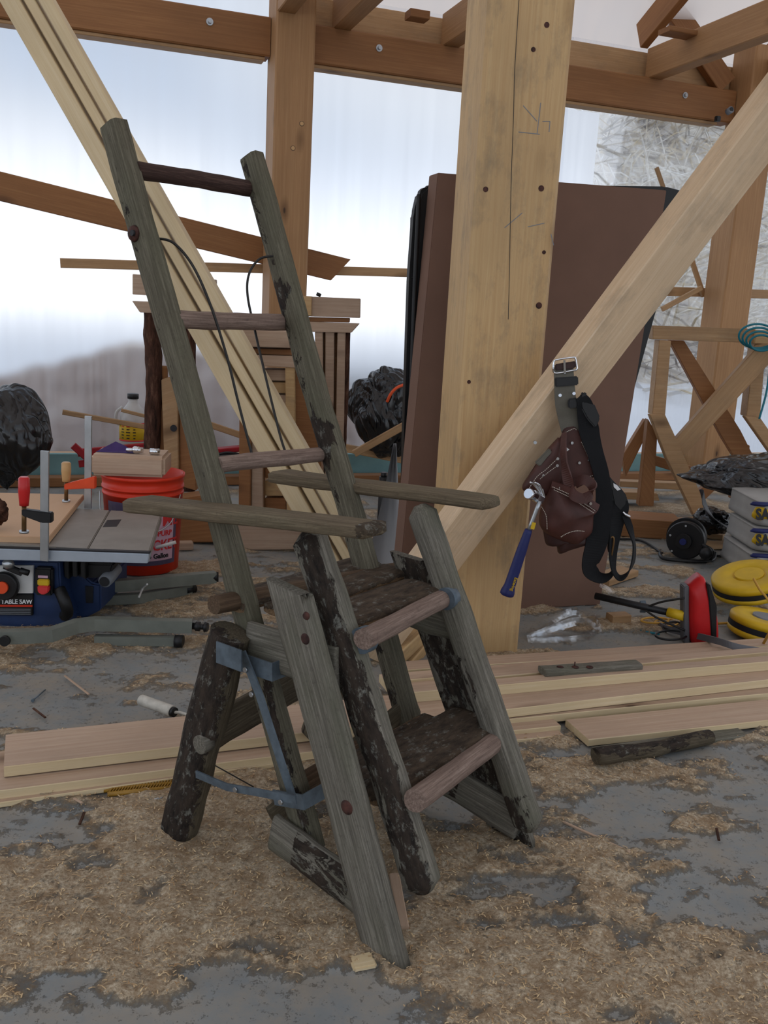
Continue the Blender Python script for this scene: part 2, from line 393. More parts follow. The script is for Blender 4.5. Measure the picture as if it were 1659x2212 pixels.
def plate(name, pts, nrm, th, mat, parent=None, ch=0.0):
    """a polygon of 3-D points given thickness th along nrm (behind the points)"""
    pts = [Vector(p) for p in pts]; c = sum(pts, Vector())/len(pts); nrm = nrm.normalized()
    x = (pts[1]-pts[0]).normalized(); z = nrm.cross(x).normalized(); m = Matrix((x, nrm, z)).transposed().to_4x4(); m.translation = c
    inv = m.inverted(); loc = [inv @ p for p in pts]; n = len(pts)
    bm = bmesh.new(); a = [bm.verts.new(p) for p in loc]; b = [bm.verts.new(p+Vector((0, th, 0))) for p in loc]
    bm.faces.new(a); bm.faces.new(b[::-1])
    for i in range(n): bm.faces.new((a[i], b[i], b[(i+1) % n], a[(i+1) % n]))
    bmesh.ops.recalc_face_normals(bm, faces=bm.faces)
    if ch: bmesh.ops.bevel(bm, geom=list(bm.edges), offset=ch, segments=2, affect='EDGES')
    me = bpy.data.meshes.new('m'); bm.to_mesh(me); bm.free()
    return link(name, me, mat, m, parent)
def pillow(name, pts, nrm, depth, mat, parent=None, rings=7, back=.01, amp=.0, seed=0, pw=2.2):
    """a puffed leather or plastic shape: outline pts, bulging by depth along -nrm"""
    pts = catmull([Vector(p) for p in pts]+[Vector(pts[0])], 4)[:-1]; c = sum(pts, Vector())/len(pts); n = len(pts); nrm = nrm.normalized()
    vs, fs = [], []
    for p in pts: vs.append(p-c+nrm*back)
    for k in range(rings):
        s_ = 1-k/rings; hgt = depth*(1-s_**pw)**(1/2)
        for p in pts:
            q = (p-c)*s_; q = q-nrm*hgt
            if amp: q += nrm*mnoise.noise(Vector((q.x*18+seed, q.z*18, q.y*18)))*amp
            vs.append(q)
    vs.append(-nrm*depth); vs.append(nrm*back)
    for k in range(rings):
        for i in range(n):
            j = (i+1) % n; fs.append((k*n+i, k*n+j, (k+1)*n+j, (k+1)*n+i))
    for i in range(n):
        j = (i+1) % n; fs.append((rings*n+i, rings*n+j, len(vs)-2)); fs.append((j, i, len(vs)-1))
    return link(name, recalc(mesh(vs, fs)), mat, Matrix.Translation(c), parent, smooth=True)
def box(name, c, size, mat, parent=None, rz=0.0, ch=.004, rx=0.0, ry=0.0):
    bm = bmesh.new(); bmesh.ops.create_cube(bm, size=1); bmesh.ops.scale(bm, vec=size, verts=bm.verts)
    if ch: bmesh.ops.bevel(bm, geom=list(bm.edges), offset=min(ch, min(size)*.3), segments=2, affect='EDGES')
    me = bpy.data.meshes.new('m'); bm.to_mesh(me); bm.free()
    m = Matrix.Translation(c) @ Matrix.Rotation(rz, 4, 'Z') @ Matrix.Rotation(rx, 4, 'X') @ Matrix.Rotation(ry, 4, 'Y')
    return link(name, me, mat, m, parent)
def ball(name, c, size, mat, parent=None, amp=.0, freq=3., seed=0, sub=3, shape=None, crease=0.0):
    bm = bmesh.new(); bmesh.ops.create_icosphere(bm, subdivisions=sub, radius=1)
    for v in bm.verts:
        p = v.co.copy(); k = 1+mnoise.noise(p*freq+Vector((seed, 0, 0)))*amp
        if crease:
            q = Vector((p.x+.3*p.z, p.y, p.z*.35)); k += (abs(mnoise.noise(q*freq*2.4+Vector((0, seed, 3))))*2-.6)*crease + (abs(mnoise.noise(q*freq*5.5+Vector((0, seed, 8))))*2-.6)*crease*.2
        p = p*k
        if shape: p = shape(p)
        v.co = Vector((p.x*size[0], p.y*size[1], p.z*size[2]))
    me = bpy.data.meshes.new('m'); bm.to_mesh(me); bm.free()
    return link(name, me, mat, Matrix.Translation(c), parent, smooth=True)
def lettering(txt, size, mat, mtx, parent, th=.0006, bend=None, bold=0.0, name='lettering', sx=1.0):
    cu = bpy.data.curves.new('t', 'FONT'); cu.body = txt; cu.size = size; cu.align_x = 'CENTER'; cu.align_y = 'CENTER'; cu.extrude = th; cu.offset = bold
    cu.resolution_u = 3
    o = bpy.data.objects.new('t', cu); COL.objects.link(o); dg = bpy.context.evaluated_depsgraph_get()
    me = bpy.data.meshes.new_from_object(o.evaluated_get(dg)); bpy.data.objects.remove(o)
    me.materials.clear()
    for v in me.vertices:
        v.co.x *= sx
        if bend: v.co = bend(v.co.copy())
    return link(name, me, mat, mtx, parent)
def face_mtx(p, right, upv):
    r = right.normalized(); n = r.cross(upv).normalized(); u = n.cross(r); m = Matrix((r, u, n)).transposed().to_4x4(); m.translation = p; return m
FRONT = Vector((0, 1, 0))
exec_parts = []

# ================================================================ SETTING
def vnoise(x, y, seed):
    r = np.random.default_rng(seed); T = r.random((256, 256))
    xi = np.floor(x).astype(int); yi = np.floor(y).astype(int); fx = x-xi; fy = y-yi
    fx = fx*fx*(3-2*fx); fy = fy*fy*(3-2*fy); a = lambda i, j: T[(xi+i) % 256, (yi+j) % 256]
    return (a(0, 0)*(1-fx)+a(1, 0)*fx)*(1-fy)+(a(0, 1)*(1-fx)+a(1, 1)*fx)*fy
def fbm(x, y, seed, o=5, g=.5):
    s_, a, t = 0, 1, 0
    for k in range(o): s_ = s_+a*vnoise(x*2**k+17*k, y*2**k+31*k, seed+k); t += a; a *= g
    return s_/t
def dust_at(X, Y_):
    """where the sawdust lies (0..1) and how high"""
    sx = X*.9+Y_*.35; sy = Y_*1.5-X*.25
    m = .62*fbm(sx*3.0, sy*3.6, 11, 6, .58)+.38*fbm(sx*9, sy*11, 71, 5, .6)
    near = np.clip((2.6-Y_)/1.6, -.5, 1)*.018
    m = m+near+np.where((X < -.1) & (Y_ < 2.1), .02, 0)
    m = m-.055*np.exp(-(((X-.22)/.22)**2+((Y_-1.72)/.22)**2)); k = np.clip((m-.462)/.10, 0, 1); d = k*k*(3-2*k)
    hgt = d*(.0035+.028*np.clip(fbm(X*14, Y_*14, 51, 5, .62)-.36, 0, 1)*1.3+.004*fbm(X*70, Y_*70, 91, 2))
    return d, hgt
def axis(lo, hi, flo, fhi, fine, coarse):
    a = list(np.arange(lo, flo, coarse))+list(np.arange(flo, fhi, fine))+list(np.arange(fhi, hi+1e-6, coarse)); return np.array(a)
ta = axis(-6, 11, -.8, 3.6, .0105, .12); na = axis(-11, .0, -5.2, -1.6, .0105, .12); na[-1] = min(na[-1], 0)
Tm, Nm = np.meshgrid(ta, na)
X = WP.x+WD.x*Tm+WN.x*Nm; Yw = WP.y+WD.y*Tm+WN.y*Nm
dd, hh = dust_at(X, Yw)
hh = hh + (fbm(X*3, Yw*3, 5, 3)-.5)*.002
nt, nn_ = len(ta), len(na)
co = np.stack([X, Yw, hh-.003], -1).reshape(-1, 3)
idx = np.arange(nt*nn_).reshape(nn_, nt)
fa = np.stack([idx[:-1, :-1], idx[:-1, 1:], idx[1:, 1:], idx[1:, :-1]], -1).reshape(-1, 4)
me = bpy.data.meshes.new('floor'); me.vertices.add(len(co)); me.vertices.foreach_set('co', co.ravel())
me.loops.add(fa.size); me.loops.foreach_set('vertex_index', fa.ravel()); me.polygons.add(len(fa))
me.polygons.foreach_set('loop_start', np.arange(0, fa.size, 4)); me.polygons.foreach_set('loop_total', np.full(len(fa), 4)); me.update(calc_edges=True)
a_ = me.attributes.new('dust', 'FLOAT', 'POINT'); a_.data.foreach_set('value', dd.ravel())
s = NT('dusty_concrete_floor')
cn = s.noise(s.coord(rnd=False), 2.2, 5); c0 = s.ramp(cn, [(.3, srgb(116, 120, 121)), (.7, srgb(140, 144, 144))])
film = s.noise(s.coord(rnd=False), 7, 8, .75); c0 = s.mix(s.ramp(film, [(.40, .04), (.68, .62)]), c0, srgb(160, 145, 124))
fn = s.noise(s.coord(rnd=False), 130, 4, .8); f2 = s.noise(s.coord(rnd=False), 26, 5, .7)
c1 = s.ramp(fn, [(.30, srgb(124, 106, 84)), (.5, srgb(182, 164, 138)), (.66, srgb(218, 204, 180))])
c1 = s.mix(s.ramp(f2, [(.38, .75), (.6, 0)]), c1, srgb(140, 114, 84))
mk = s.ramp(s.math('ADD', s.attr('dust'), s.math('MULTIPLY', s.math('SUBTRACT', s.noise(s.coord(rnd=False), 60, 8, .85), .5), 2.6)), [(.22, 0), (.82, 1)])
cc = s.mix(mk, c0, c1)
hb = s.math('ADD', s.math('MULTIPLY', s.math('MULTIPLY', fn, mk), 1.0), s.math('MULTIPLY', s.math('MULTIPLY', f2, mk), .8))
M['floor'] = s.bsdf(cc, .85, bump=hb, bs=.8, bd=.006, spec=.25)
link('floor', me, 'floor', None, None, True)['kind'] = 'structure'
# chips and curls of sawdust: nobody could count them
def chips(n, seed):
    r = np.random.default_rng(seed); V, Fc = [], []
    px = r.uniform(-1.6, 1.6, n*4); py = .9+r.random(n*4)**1.3*3.2
    d, hgt = dust_at(px, py); keep = np.where(d > r.uniform(.15, 1.0, n*4))[0][:n]
    for i in keep:
        L = r.uniform(.003, .011)*(1.9 if r.random() < .06 else 1); w_ = r.uniform(.001, .0026); a = r.uniform(0, 6.28); tz = r.uniform(-.4, .4)
        z = hgt[i]-.002+r.uniform(0, .002); c_, s_ = math.cos(a), math.sin(a); b = len(V)
        for (q, p_, up_) in ((-1, -1, 0), (-1, 1, 0), (0, -1, .3), (0, 1, .3), (1, -1, 0), (1, 1, 0)):
            V.append((px[i]+c_*q*L/2-s_*p_*w_/2, py[i]+s_*q*L/2+c_*p_*w_/2, z+abs(tz)*L*.5*(q+1)*.5+up_*L*.4+.0006))
        Fc += [(b, b+2, b+3, b+1), (b+2, b+4, b+5, b+3)]
    return mesh(V, Fc)
s = NT('sawdust_chip'); M['chip'] = s.bsdf(s.ramp(s.noise(s.coord(), 60, 2), [(.35, srgb(158, 124, 86)), (.65, srgb(222, 196, 154))]), .8)
tag(link('sawdust', chips(26000, 5), 'chip'), 'loose tan sawdust and shavings scattered over the grey concrete floor', 'sawdust', kind='stuff')

# ground outside: snow, a bank of earth, a brushy hillside
s = NT('snowy_ground'); M['snow'] = s.bsdf(s.ramp(s.noise(s.coord(rnd=False), .9, 5), [(.3, srgb(226, 230, 236)), (.7, srgb(244, 246, 250))]), .8)
g_ = 60
vs = [(-50, -40, -.12), (60, -40, -.12), (60, 70, -.12), (-50, 70, -.12)]
link('snowy_ground', mesh(vs, [(0, 1, 2, 3)]), 'snow')['kind'] = 'structure'
s = NT('bare_earth'); n = s.noise(s.coord(rnd=False), 3.4, 8, .68)
M['earth'] = s.bsdf(s.ramp(n, [(.3, srgb(128, 108, 98)), (.5, srgb(168, 148, 138)), (.7, srgb(196, 184, 176))]), .95, bump=n, bs=1, bd=.05)
V, Fc = [], []
NT_, NN_ = 120, 26
for j in range(NN_):
    for i in range(NT_):
        t = -4+7.1*i/(NT_-1); n = .42+2.6*j/(NN_-1)
        top = float(np.interp(t, [-4, -1.5, -.2, .2, .55, .9, 1.3, 1.6, 2.2, 2.6, 3.1], [.25, .3, .42, .52, .62, .74, .70, .62, .50, .42, .05]))
        k = j/(NN_-1); prof = min(1, k/.35)**.7 if k < .35 else 1-((k-.35)/.65)**1.5
        z = -.1+(top+.16)*prof*(1+.08*mnoise.noise(Vector((t*4, n*4, 0)))+.05*mnoise.noise(Vector((t*11, n*10, 3))))
        V.append(wl(t, n, z))
for j in range(NN_-1):
    for i in range(NT_-1): q = j*NT_+i; Fc.append((q, q+1, q+NT_+1, q+NT_))
link('earth_bank', mesh(V, Fc), 'earth', smooth=True)['kind'] = 'structure'
s = NT('brushy_hill'); n = s.noise(s.coord(scale=(1, 1, 1.6), rnd=False), 3.2, 9, .75, .8)
M['hill'] = s.bsdf(s.ramp(n, [(.32, srgb(120, 116, 116)), (.45, srgb(196, 190, 184)), (.54, srgb(214, 204, 188)), (.62, srgb(246, 248, 250))]), .95)
V, Fc = [], []
for j in range(40):
    for i in range(70):
        t = 1.9+12*i/69; n = 1.7+10*j/39
        sl = max(0, (t-(3.45+.547*(n-.24)))/.9); sl = min(1, sl); z = -.12+sl*(.62*min(1, max(0, n-1.7)/1.0)*.6+max(0, n-3.0)*.95)+mnoise.noise(Vector((t*1.2, n*1.2, 0)))*.22*sl
        V.append(wl(t, n, z))
for j in range(39):
    for i in range(69): q = j*70+i; Fc.append((q, q+1, q+71, q+70))
sl_me = mesh(V, Fc); mi = [1 if (p.center-WP).dot(WN) < 3.3 else 0 for p in sl_me.polygons]; sl_me.polygons.foreach_set('material_index', mi)
link('brushy_hillside', sl_me, ['hill', 'snow'], smooth=True)['kind'] = 'structure'
V, Fc = [], []
for k in range(1500):
    n = random.uniform(3.1, 8.2); t = random.uniform(4.2+.547*(n-.24), 13); z = -.12+.35+max(0, n-3.0)*.95
    p = wl(t, n, z); d = Vector((random.gauss(0, 1), random.gauss(-.4, .6), random.uniform(-.1, .9))).normalized(); L = random.uniform(.3, 1.3); r_ = random.uniform(.005, .026)
    b = len(V); s1 = d.cross(Vector((0, 0, 1))).normalized()*r_; s2 = d.cross(s1).normalized()*r_; bend_ = Vector((0, 0, -L*.15))
    for q, kk in ((p, 1), (p+d*L*.5, .8), (p+d*L+bend_, .3)):
        V += [q+s1*kk, q-s1*kk*.5+s2*kk, q-s1*kk*.5-s2*kk]
    for m_ in (0, 3):
        for i in range(3): j = (i+1) % 3; Fc.append((b+m_+i, b+m_+j, b+m_+3+j, b+m_+3+i))
s = NT('dry_twig'); M['twig'] = s.bsdf(s.ramp(s.noise(s.coord(rnd=False), .8, 3), [(.40, srgb(96, 84, 74)), (.48, srgb(214, 196, 160)), (.56, srgb(250, 248, 242))]), .9)
tag(link('dry_brush', mesh(V, Fc), 'twig'), 'tangle of dry pale brush and twigs on the hillside outside the clear sheeting', 'brush', kind='stuff')

# sheeting walls and roof (slightly rippled films)
def film(name, t0, t1, z0, z1, n0, mat, nt=60, nz=16, amp=.006):
    V, Fc = [], []
    for j in range(nz):
        for i in range(nt):
            t = t0+(t1-t0)*i/(nt-1); z = z0+(z1-z0)*j/(nz-1)
            V.append(wl(t, n0+mnoise.noise(Vector((t*4, z*.5, 2)))*amp*2+mnoise.noise(Vector((t*18, z*.4, 9)))*amp*.4, z))
    for j in range(nz-1):
        for i in range(nt-1): q = j*nt+i; Fc.append((q, q+1, q+nt+1, q+nt))
    # texture space: local X along the wall, Z up
    m = Matrix((WD, WN, Vector((0, 0, 1)))).transposed().to_4x4(); m.translation = WP; inv = m.inverted()
    me = mesh([inv @ v for v in V], Fc); o = link(name, me, mat, m, None, True); o['kind'] = 'structure'; return o
film('wall_back', -5.5, 1.66, .16, 2.95, .24, 'sheet')
film('wall_back', 1.66, 3.62, .16, 2.95, .242, 'sheet')
film('wall_back', 3.60, 10.5, .16, 2.95, .238, 'clear_sheet')
film('wall_sheet_overlap', 3.56, 3.86, .16, 2.5, .225, 'sheet', nt=14)
# roof film rising from the eaves
V, Fc = [], []
for j in range(14):
    for i in range(40):
        t = -5.5+16*i/39; n = .35-7.5*j/13; V.append(wl(t, n, 2.95+(.35-n)*.5 if n > -5 else 2.95+5.35*.5-(-5-n)*.5))
for j in range(13):
    for i in range(39): q = j*40+i; Fc.append((q, q+1, q+41, q+40))
link('ceiling', mesh(V, Fc), 'roof_sheet', None, None, True)['kind'] = 'structure'

# sill, foam strip, earth ledge along the foot of the wall
def wbar(name, t0, t1, n, z, w, h, mat, parent=None, **k):
    return bar(name, wl(t0, n, z), wl(t1, n, z), w, h, mat, parent, **k)
o = thing('floor_sill', wl(-5, -.03, 0), None, None)
for a_, b_ in ((-5, 1.52), (1.77, 4.77), (5.03, 10)): wbar('sill_piece', a_, b_, -.03, .028, .10, .055, 'beam', o)
tag(o, 'long low timber sill lying at the foot of the sheeted wall', 'sill')
o = wbar('foam_board', -5, 10, .108, .085, .034, .17, 'foam'); tag(o, 'teal rigid foam strip standing on edge along the base of the wall', 'foam')
o = wbar('ledge_board', -5, 10, .172, .15, .088, .03, 'mdf'); tag(o, 'dusty tan ledge board behind the teal foam strip', 'ledge')

# ---- timber frame
o = thing('wall_plate', wl(-5, .06, 2.5), None, None)
for a_, b_ in ((-5, 1.527), (1.765, 4.775)): bar('plate_piece', wl(a_, .06, 2.605), wl(b_, .06, 2.605), .14, .21, 'beam', o, ch=.008)
tag(o, 'long squared plate beam across the top of the sheeted wall', 'beam')
pl_ = thing('plate_trim', wl(-5, .0, 2.50), 'thin pale strip nailed under the long plate beam', 'trim')
for t0, t1 in ((-5, 1.50), (1.76, 4.66)): wbar('strip', t0, t1, .06, 2.49, .10, .02, 'pine', pl_)
def bolt(px, py, n=-.012, parent=None):
    c = atw(px, py, n); d = -WN
    cyl('bolt_head', c+d*.004, c+d*.018, .011, 'steel', parent, n=6); cyl('washer', c-d*.001, c+d*.004, .020, 'steel', parent, n=16)
for k, (bx, by, lab) in enumerate(((453, 47, 'zinc bolt in the plate beam left of the rear post'), (819, 104, 'zinc bolt in the plate beam right of the rear post'), (1480, 206, 'zinc bolt in the plate beam near its right end'))):
    t = thing('lag_bolt', atw(bx, by, -.012), lab, 'bolt', 'zinc bolts in the plate beam'); bolt(bx, by, -.012, t)
o = bar('rear_post', wl(1.645, -.03, 0.0), wl(1.645, -.03, 2.98), .228, .228, 'post2', up=WN, ch=.010); tag(o, 'square timber post standing against the sheeting behind the ladder chair', 'post')
for px, py in ((652, 267), (633, 320)):
    c = atw(px, py, -.1455); cyl('screw_hole', c, c+WN*.012, .014, 'ink', o, n=16); cyl('plug', c-WN*.001, c+WN*.010, .0115, 'tan', o, n=16)
o = bar('corner_post', wl(4.90, -.03, 0.0), wl(4.90, -.03, 2.98), .235, .235, 'post2', up=WN, ch=.010); tag(o, 'square timber post at the right behind the X-braced trestle', 'post')
o = bar('rim_board', wl(1.78, .115, 2.80), wl(9.5, .115, 2.80), .04, .17, 'pine', ch=.003); tag(o, 'rough rim board standing on the plate beam behind the joists', 'board')
# joists: run from the plate back over the room
for px, py, lab in ((604, 35, 'ceiling joist resting on the plate left of the rear post'), (738, 55, 'ceiling joist resting on the plate right of the rear post'), (975, 95, 'ceiling joist left of the big front post'), (1420, 160, 'long ceiling joist over the plate above the brown panels'), (1640, 175, 'ceiling joist crossing the top right corner')):
    p = atw(px, py, -.05); t = (p-WP).dot(WD)
    o = bar('ceiling_joist', wl(t+.02, .04, 2.80), wl(t+.02, -6.5, 2.80), .105, .19, 'post2', ch=.006); tag(o, lab, 'joist', 'ceiling joists')
for (p, q, w_, h_, lab) in (((1418, -30, .10), (1566, 185, .02), .07, .14, 'slanting roof brace crossing above the joist at upper right'),):
    o = bar('roof_brace', atw(p[0], p[1], p[2]), atw(q[0], q[1], q[2]), w_, h_, 'beam'); tag(o, lab, 'brace')
o = bar('rafter', wl(4.05, .1, 2.98), wl(4.05, -5, 5.4), .06, .18, 'beam'); tag(o, 'rafter rising from the plate under the pinkish roof film', 'rafter', 'rafters')
o = bar('rafter', wl(5.1, .1, 2.98), wl(5.1, -5, 5.4), .06, .18, 'beam'); tag(o, 'rafter above the right-hand corner post', 'rafter', 'rafters')
p = atw(1470, 72, -.42); o = bar('wood_block', p-WD*.12, p+WD*.12, .12, .03, 'beam'); tag(o, 'small wood offcut lying on the long ceiling joist', 'block')
p = atw(905, 35, -.15); o = bar('wood_block', p-WD*.07, p+WD*.05, .10, .045, 'beam'); tag(o, 'small wood offcut on top of the joist left of the big post', 'block')
t = thing('light_fitting', atw(1566, 244, -.09), 'small black and white spotlight clamped at the end of the plate beam', 'light')
c = atw(1572, 242, -.10); cyl('lamp_head', c, c-WN*.035+Vector((.0, 0, .01)), .022, 'greyp', t); cyl('lens', c-WN*.034+Vector((0, 0, .01)), c-WN*.038+Vector((0, 0, .01)), .015, 'black', t)
box('bracket', atw(1550, 257, -.08), (.035, .03, .035), 'black', t, AL)
# boards on the wall between post and sheet
o = bar('slanted_board', atw(-120, 373, .13), atw(735, 583, .13), .03, .155, 'beam', ch=.003, end1=.05); tag(o, 'wide board slanting down across the sheeting behind the rear post', 'board')
o = bar('wall_rail', atw(130, 568, .19), atw(905, 590, .19), .03, .055, 'pine', ch=.003); tag(o, 'thin horizontal rail across the milky sheeting', 'rail')
o = bar('wall_rail', atw(1400, 628, .19), atw(1800, 640, .19), .03, .065, 'pine', ch=.003); tag(o, 'thin horizontal rail across the clear sheeting at right', 'rail')
o = bar('nailed_stick', atw(1418, 362, .16), atw(1438, 420, .16), .02, .03, 'pine'); tag(o, 'short stick poking up above the brown panels', 'stick')
o = bar('thin_brace', atw(1480, 520, .14), atw(1520, 640, .14), .025, .035, 'pine'); tag(o, 'thin slanting stick beside the corner post', 'stick')
o = bar('low_stick', atw(1430, 668, .10), atw(1515, 622, .05), .03, .035, 'pine'); tag(o, 'pale stick propped on the rail left of the corner post', 'stick')

# ---- the big front post and its brace
th_ = math.radians(10.5); pn = Vector((math.sin(th_), -math.cos(th_), 0)); pc = Vector((.347, 2.905, 0))-pn*.125
post = bar('main_post', pc, pc+Vector((0, 0, 2.700)), .262, .262, 'post', up=pn, ch=.012, segs=1); tag(post, 'massive square timber post with knots and pencil marks in mid room', 'post')
def onpost(px, py, off=.0): return onp(px, py, pc+pn*(.131+off), pn)
for k, (px, py, r_) in enumerate(((1181, 54, .008), (1152, 107, .007), (1169, 407, .009), (1049, 409, .008), (1164, 660, .010), (1175, 545, .006), (1013, 825, .006), (1164, 975, .007))):
    c = onpost(px, py); cyl('knot', c-pn*.004, c+pn*.0012, r_, 'knot', post, n=14)
pts = [onpost(1121, 0, .0004), onpost(1112, 150, .0004), onpost(1109, 260, .0004), onpost(1104, 400, .0004), onpost(1101, 560, .0004), onpost(1098, 690, .0004)]
ribbon('drying_crack', pts, .0016, .001, 'ink', pn.cross(Vector((0, 0, 1))), post)
for (a, b) in (((1130, 228), (1160, 262)), ((1168, 222), (1160, 290)), ((1120, 285), (1166, 290)), ((1172, 262), (1188, 262)), ((1188, 262), (1186, 285)), ((1090, 492), (1128, 460)), ((1140, 490), (1176, 482)), ((1190, 505), (1196, 530))):
    ribbon('scribble', [onpost(*a, .0004), onpost(*b, .0004)], .0022, .0008, 'greyp', Vector((.3, 0, 1)), post, smoothpath=False)
bd = (at(1692, 205, 2.785)-at(997, 1128, 2.785)).normalized(); b1 = at(992, 1140, 2.785)+bd*1.75; b0 = at(992, 1140, 2.785)-bd*.50
bz = bd.cross(Vector((0, 1, 0))).normalized(); bz = bz if bz.z > 0 else -bz
brace = bar('diagonal_brace', b0, b1, .088, .134, 'bracewood', up=bz*math.cos(math.radians(25))-Vector((0, 1, 0))*math.sin(math.radians(25)), ch=.004); tag(brace, 'long diagonal timber brace nailed across the front of the massive post', 'brace')
for px, py in ((1155, 955),):
    t = at(px, py, 2.722); cyl('nail', t, t-Vector((0, .012, 0)), .005, 'steel', brace, n=12)
t = thing('brace_foot', Vector((.10, 2.78, 0)), 'pile of short wedge-cut blocks at the foot of the diagonal brace', 'offcut')
for k, (x0, y0, x1, y1, hh_) in enumerate(((855, 1420, 905, 1372, .05), (880, 1438, 925, 1385, .05), (905, 1455, 950, 1400, .04))):
    bar('wedge', at(x0, y0, 2.76+.05*k), at(x1, y1, 2.86+.05*k), .045, hh_, 'post', t, end1=.02)

# ================================================================ LADDER CHAIR
ch = thing('ladder_chair', W(-.25, .23, 0), 'weathered split-log ladder chair with arms, slat seat and tall rung back', 'chair')
UPS = CB                                                  # local Z of the rails lies across the chair
def rail(name, p0, p1, w, h, mat, **k):                  # w in the side plane, h across the chair
    return log(name, p0, p1, w, h, mat, ch, up=CB, **k)
# back rails (local y = up x x; local z across)
rail('back_rail', W(-.852, .052, 1.440), W(-.245, .052, .075), .056, .040, 'green_wood', seed=1, bark=(.25, -.75, .10), amp=.0028, sq=6, cut0=.0, patch=lambda t, y, z: (.25 if t > .72 and y*-1 > .2 else -.12))
rail('back_rail', W(-.842, .42, 1.435), W(-.235, .42, .075), .056, .040, 'green_wood', seed=2, bark=(.5, -.75, .12), amp=.0028, sq=6, patch=lambda t, y, z: (.55 if .42 < t < .50 else 0)+(.45 if .2 < t < .24 else 0)+(-.1))
# front rails
rail('front_rail', W(-.28, .052, .705), W(.024, .052, .105), .056, .060, 'grey_wood', seed=3, bark=(-.55, -1.1, .08), amp=.0035, sq=4.5, patch=lambda t, y, z: (.12 if t > .9 else 0), rnd=.02)
rail('front_rail', W(-.30, .42, .700), W(.035, .42, .065), .054, .054, 'grey_wood', seed=4, bark=(.2, -.5, -.06), amp=.003, sq=5, patch=lambda t, y, z: (.40 if t > .88 and z < 0 else 0)+(.25 if .45 < t < .60 else 0), rnd=.02)
# outer boards
ob = rail('side_board', W(-.262, -.012, .615), W(.0, -.012, -.001), .090, .026, 'grey_wood', seed=5, bark=(0, -.2, -.25), amp=.0018, sq=9, cut0=-.026, cut1=-.019)
_f = SP(1110, 1806, .466); _f.z = 0.0
ob2 = rail('side_board', SP(888, 1203, .466), _f, .096, .026, 'grey_wood', seed=6, bark=(0, -.8, .22), amp=.003, sq=6, cut0=-.03, cut1=-.022)
for px, py, r_ in ((659, 1331, .009), (659, 1380, .014), (748, 1745, .015)):
    c = SP(px, py, -.0255); cyl('knot', c-CB*.001, c+CB*.006, r_, 'knot', ob, n=16, prof=[(0, .5), (.3, .9), (1, 1)])
c = SP(286, 504, .0265); cyl('knot', c-CB*.006, c+CB*.006, .015, 'knot', ch, n=16, prof=[(0, .35), (.2, .6), (.4, .95), (1, 1.15)])
c = SP(285, 503, .018); cyl('knot_hole', c-CB*.001, c+CB*.004, .006, 'ink', ch, n=10)
# rear legs
rail('rear_leg', W(-.425, -.004, .485), W(-.566, -.004, -.001), .082, .060, 'leg_bark', seed=7, bark=(.0, -.9, .34), amp=.005, sq=3.0)
rfoot = W(-.585, .40, 0)
rail('rear_leg', W(-.45, .46, .48), W(-.585, .435, .062), .075, .055, 'leg_bark', seed=8, bark=(.2, -.6, .1), amp=.006, sq=2.4)
c = SP(434, 1608, -.034); cyl('sawn_knot', c-CB*.004, c+CB*.02, .019, 'grey_wood', ch, n=18)
# arms
ARM = Vector((0, 0, 1))
log('arm', W(-.735, .012, .683), W(-.085, .012, .748), .090, .030, 'arm_wood', ch, seed=9, bark=(0, .55, .0), amp=.0025, sq=7, rnd=.012, taper=.82, patch=lambda t, y, z: .6 if t > .965 else 0)
log('arm', W(-.775, .462, .690), W(-.135, .462, .724), .088, .030, 'arm_wood', ch, seed=10, bark=(0, .55, -.05), amp=.0025, sq=7, rnd=.012, taper=.85)
# rungs of the back
for (a, b, r_, mt, sd) in (((-.800, .06, 1.357), (-.842, .43, 1.364), .041, 'darkrung', 11), ((-.672, .06, 1.066), (-.722, .43, 1.062), .041, 'rung_wood', 12), ((-.545, .06, .787), (-.578, .43, .772), .038, 'rung_wood', 13)):
    log('rung', W(*a), W(*b), r_, r_*.9, mt, ch, seed=sd, bark=(.6, -.3, .06) if sd == 12 else (.0, -.4, .0), amp=.004, sq=2.2, n=14)
# front ladder rungs
log('rung', SP(785, 1382, .045), SP(966, 1290, .42), .040, .038, 'rung_wood', ch, seed=14, bark=(0, -.3, -.2), amp=.003, sq=2.2, n=14)
log('rung', SP(893, 1728, .04), SP(1076, 1592, .43), .042, .040, 'rung_wood', ch, seed=15, bark=(0, -.4, -.15), amp=.003, sq=2.2, n=14)
for (px, py, v) in ((786, 1382, .06), (968, 1292, .40)):
    c = SP(px, py, v); cyl('rung_band', c-CB*.010, c+CB*.012, .024, 'galv', ch, n=20)
# rear seat rung with its protruding end
log('rung', SP(462, 1307, -.02), SP(850, 1232, .50), .038, .036, 'brown_wood', ch, seed=16, bark=(0, -.2, -.1), amp=.003, sq=2.2, n=14)
# seat slats
for (u0, v0, u1, v1, w_, sd) in ((-.465, .03, -.475, .47, .085, 17), (-.366, .07, -.392, .465, .080, 18), (-.260, .025, -.266, .41, .108, 19)):
    log('seat_slat', W(u0, v0, .524), W(u1, v1, .524), w_, .024, 'seat_wood', ch, seed=sd, bark=(0, 1.0, .55), amp=.0022, sq=6)
# seat side aprons
log('side_apron', W(-.40, .026, .462), W(-.17, .026, .475), .022, .085, 'grey_wood', ch, seed=20, bark=(0, -.4, 0), amp=.003, sq=5)
log('side_apron', W(-.42, .452, .452), W(-.20, .452, .452), .022, .085, 'grey_wood', ch, seed=21, bark=(0, -.6, .1), amp=.003, sq=5)
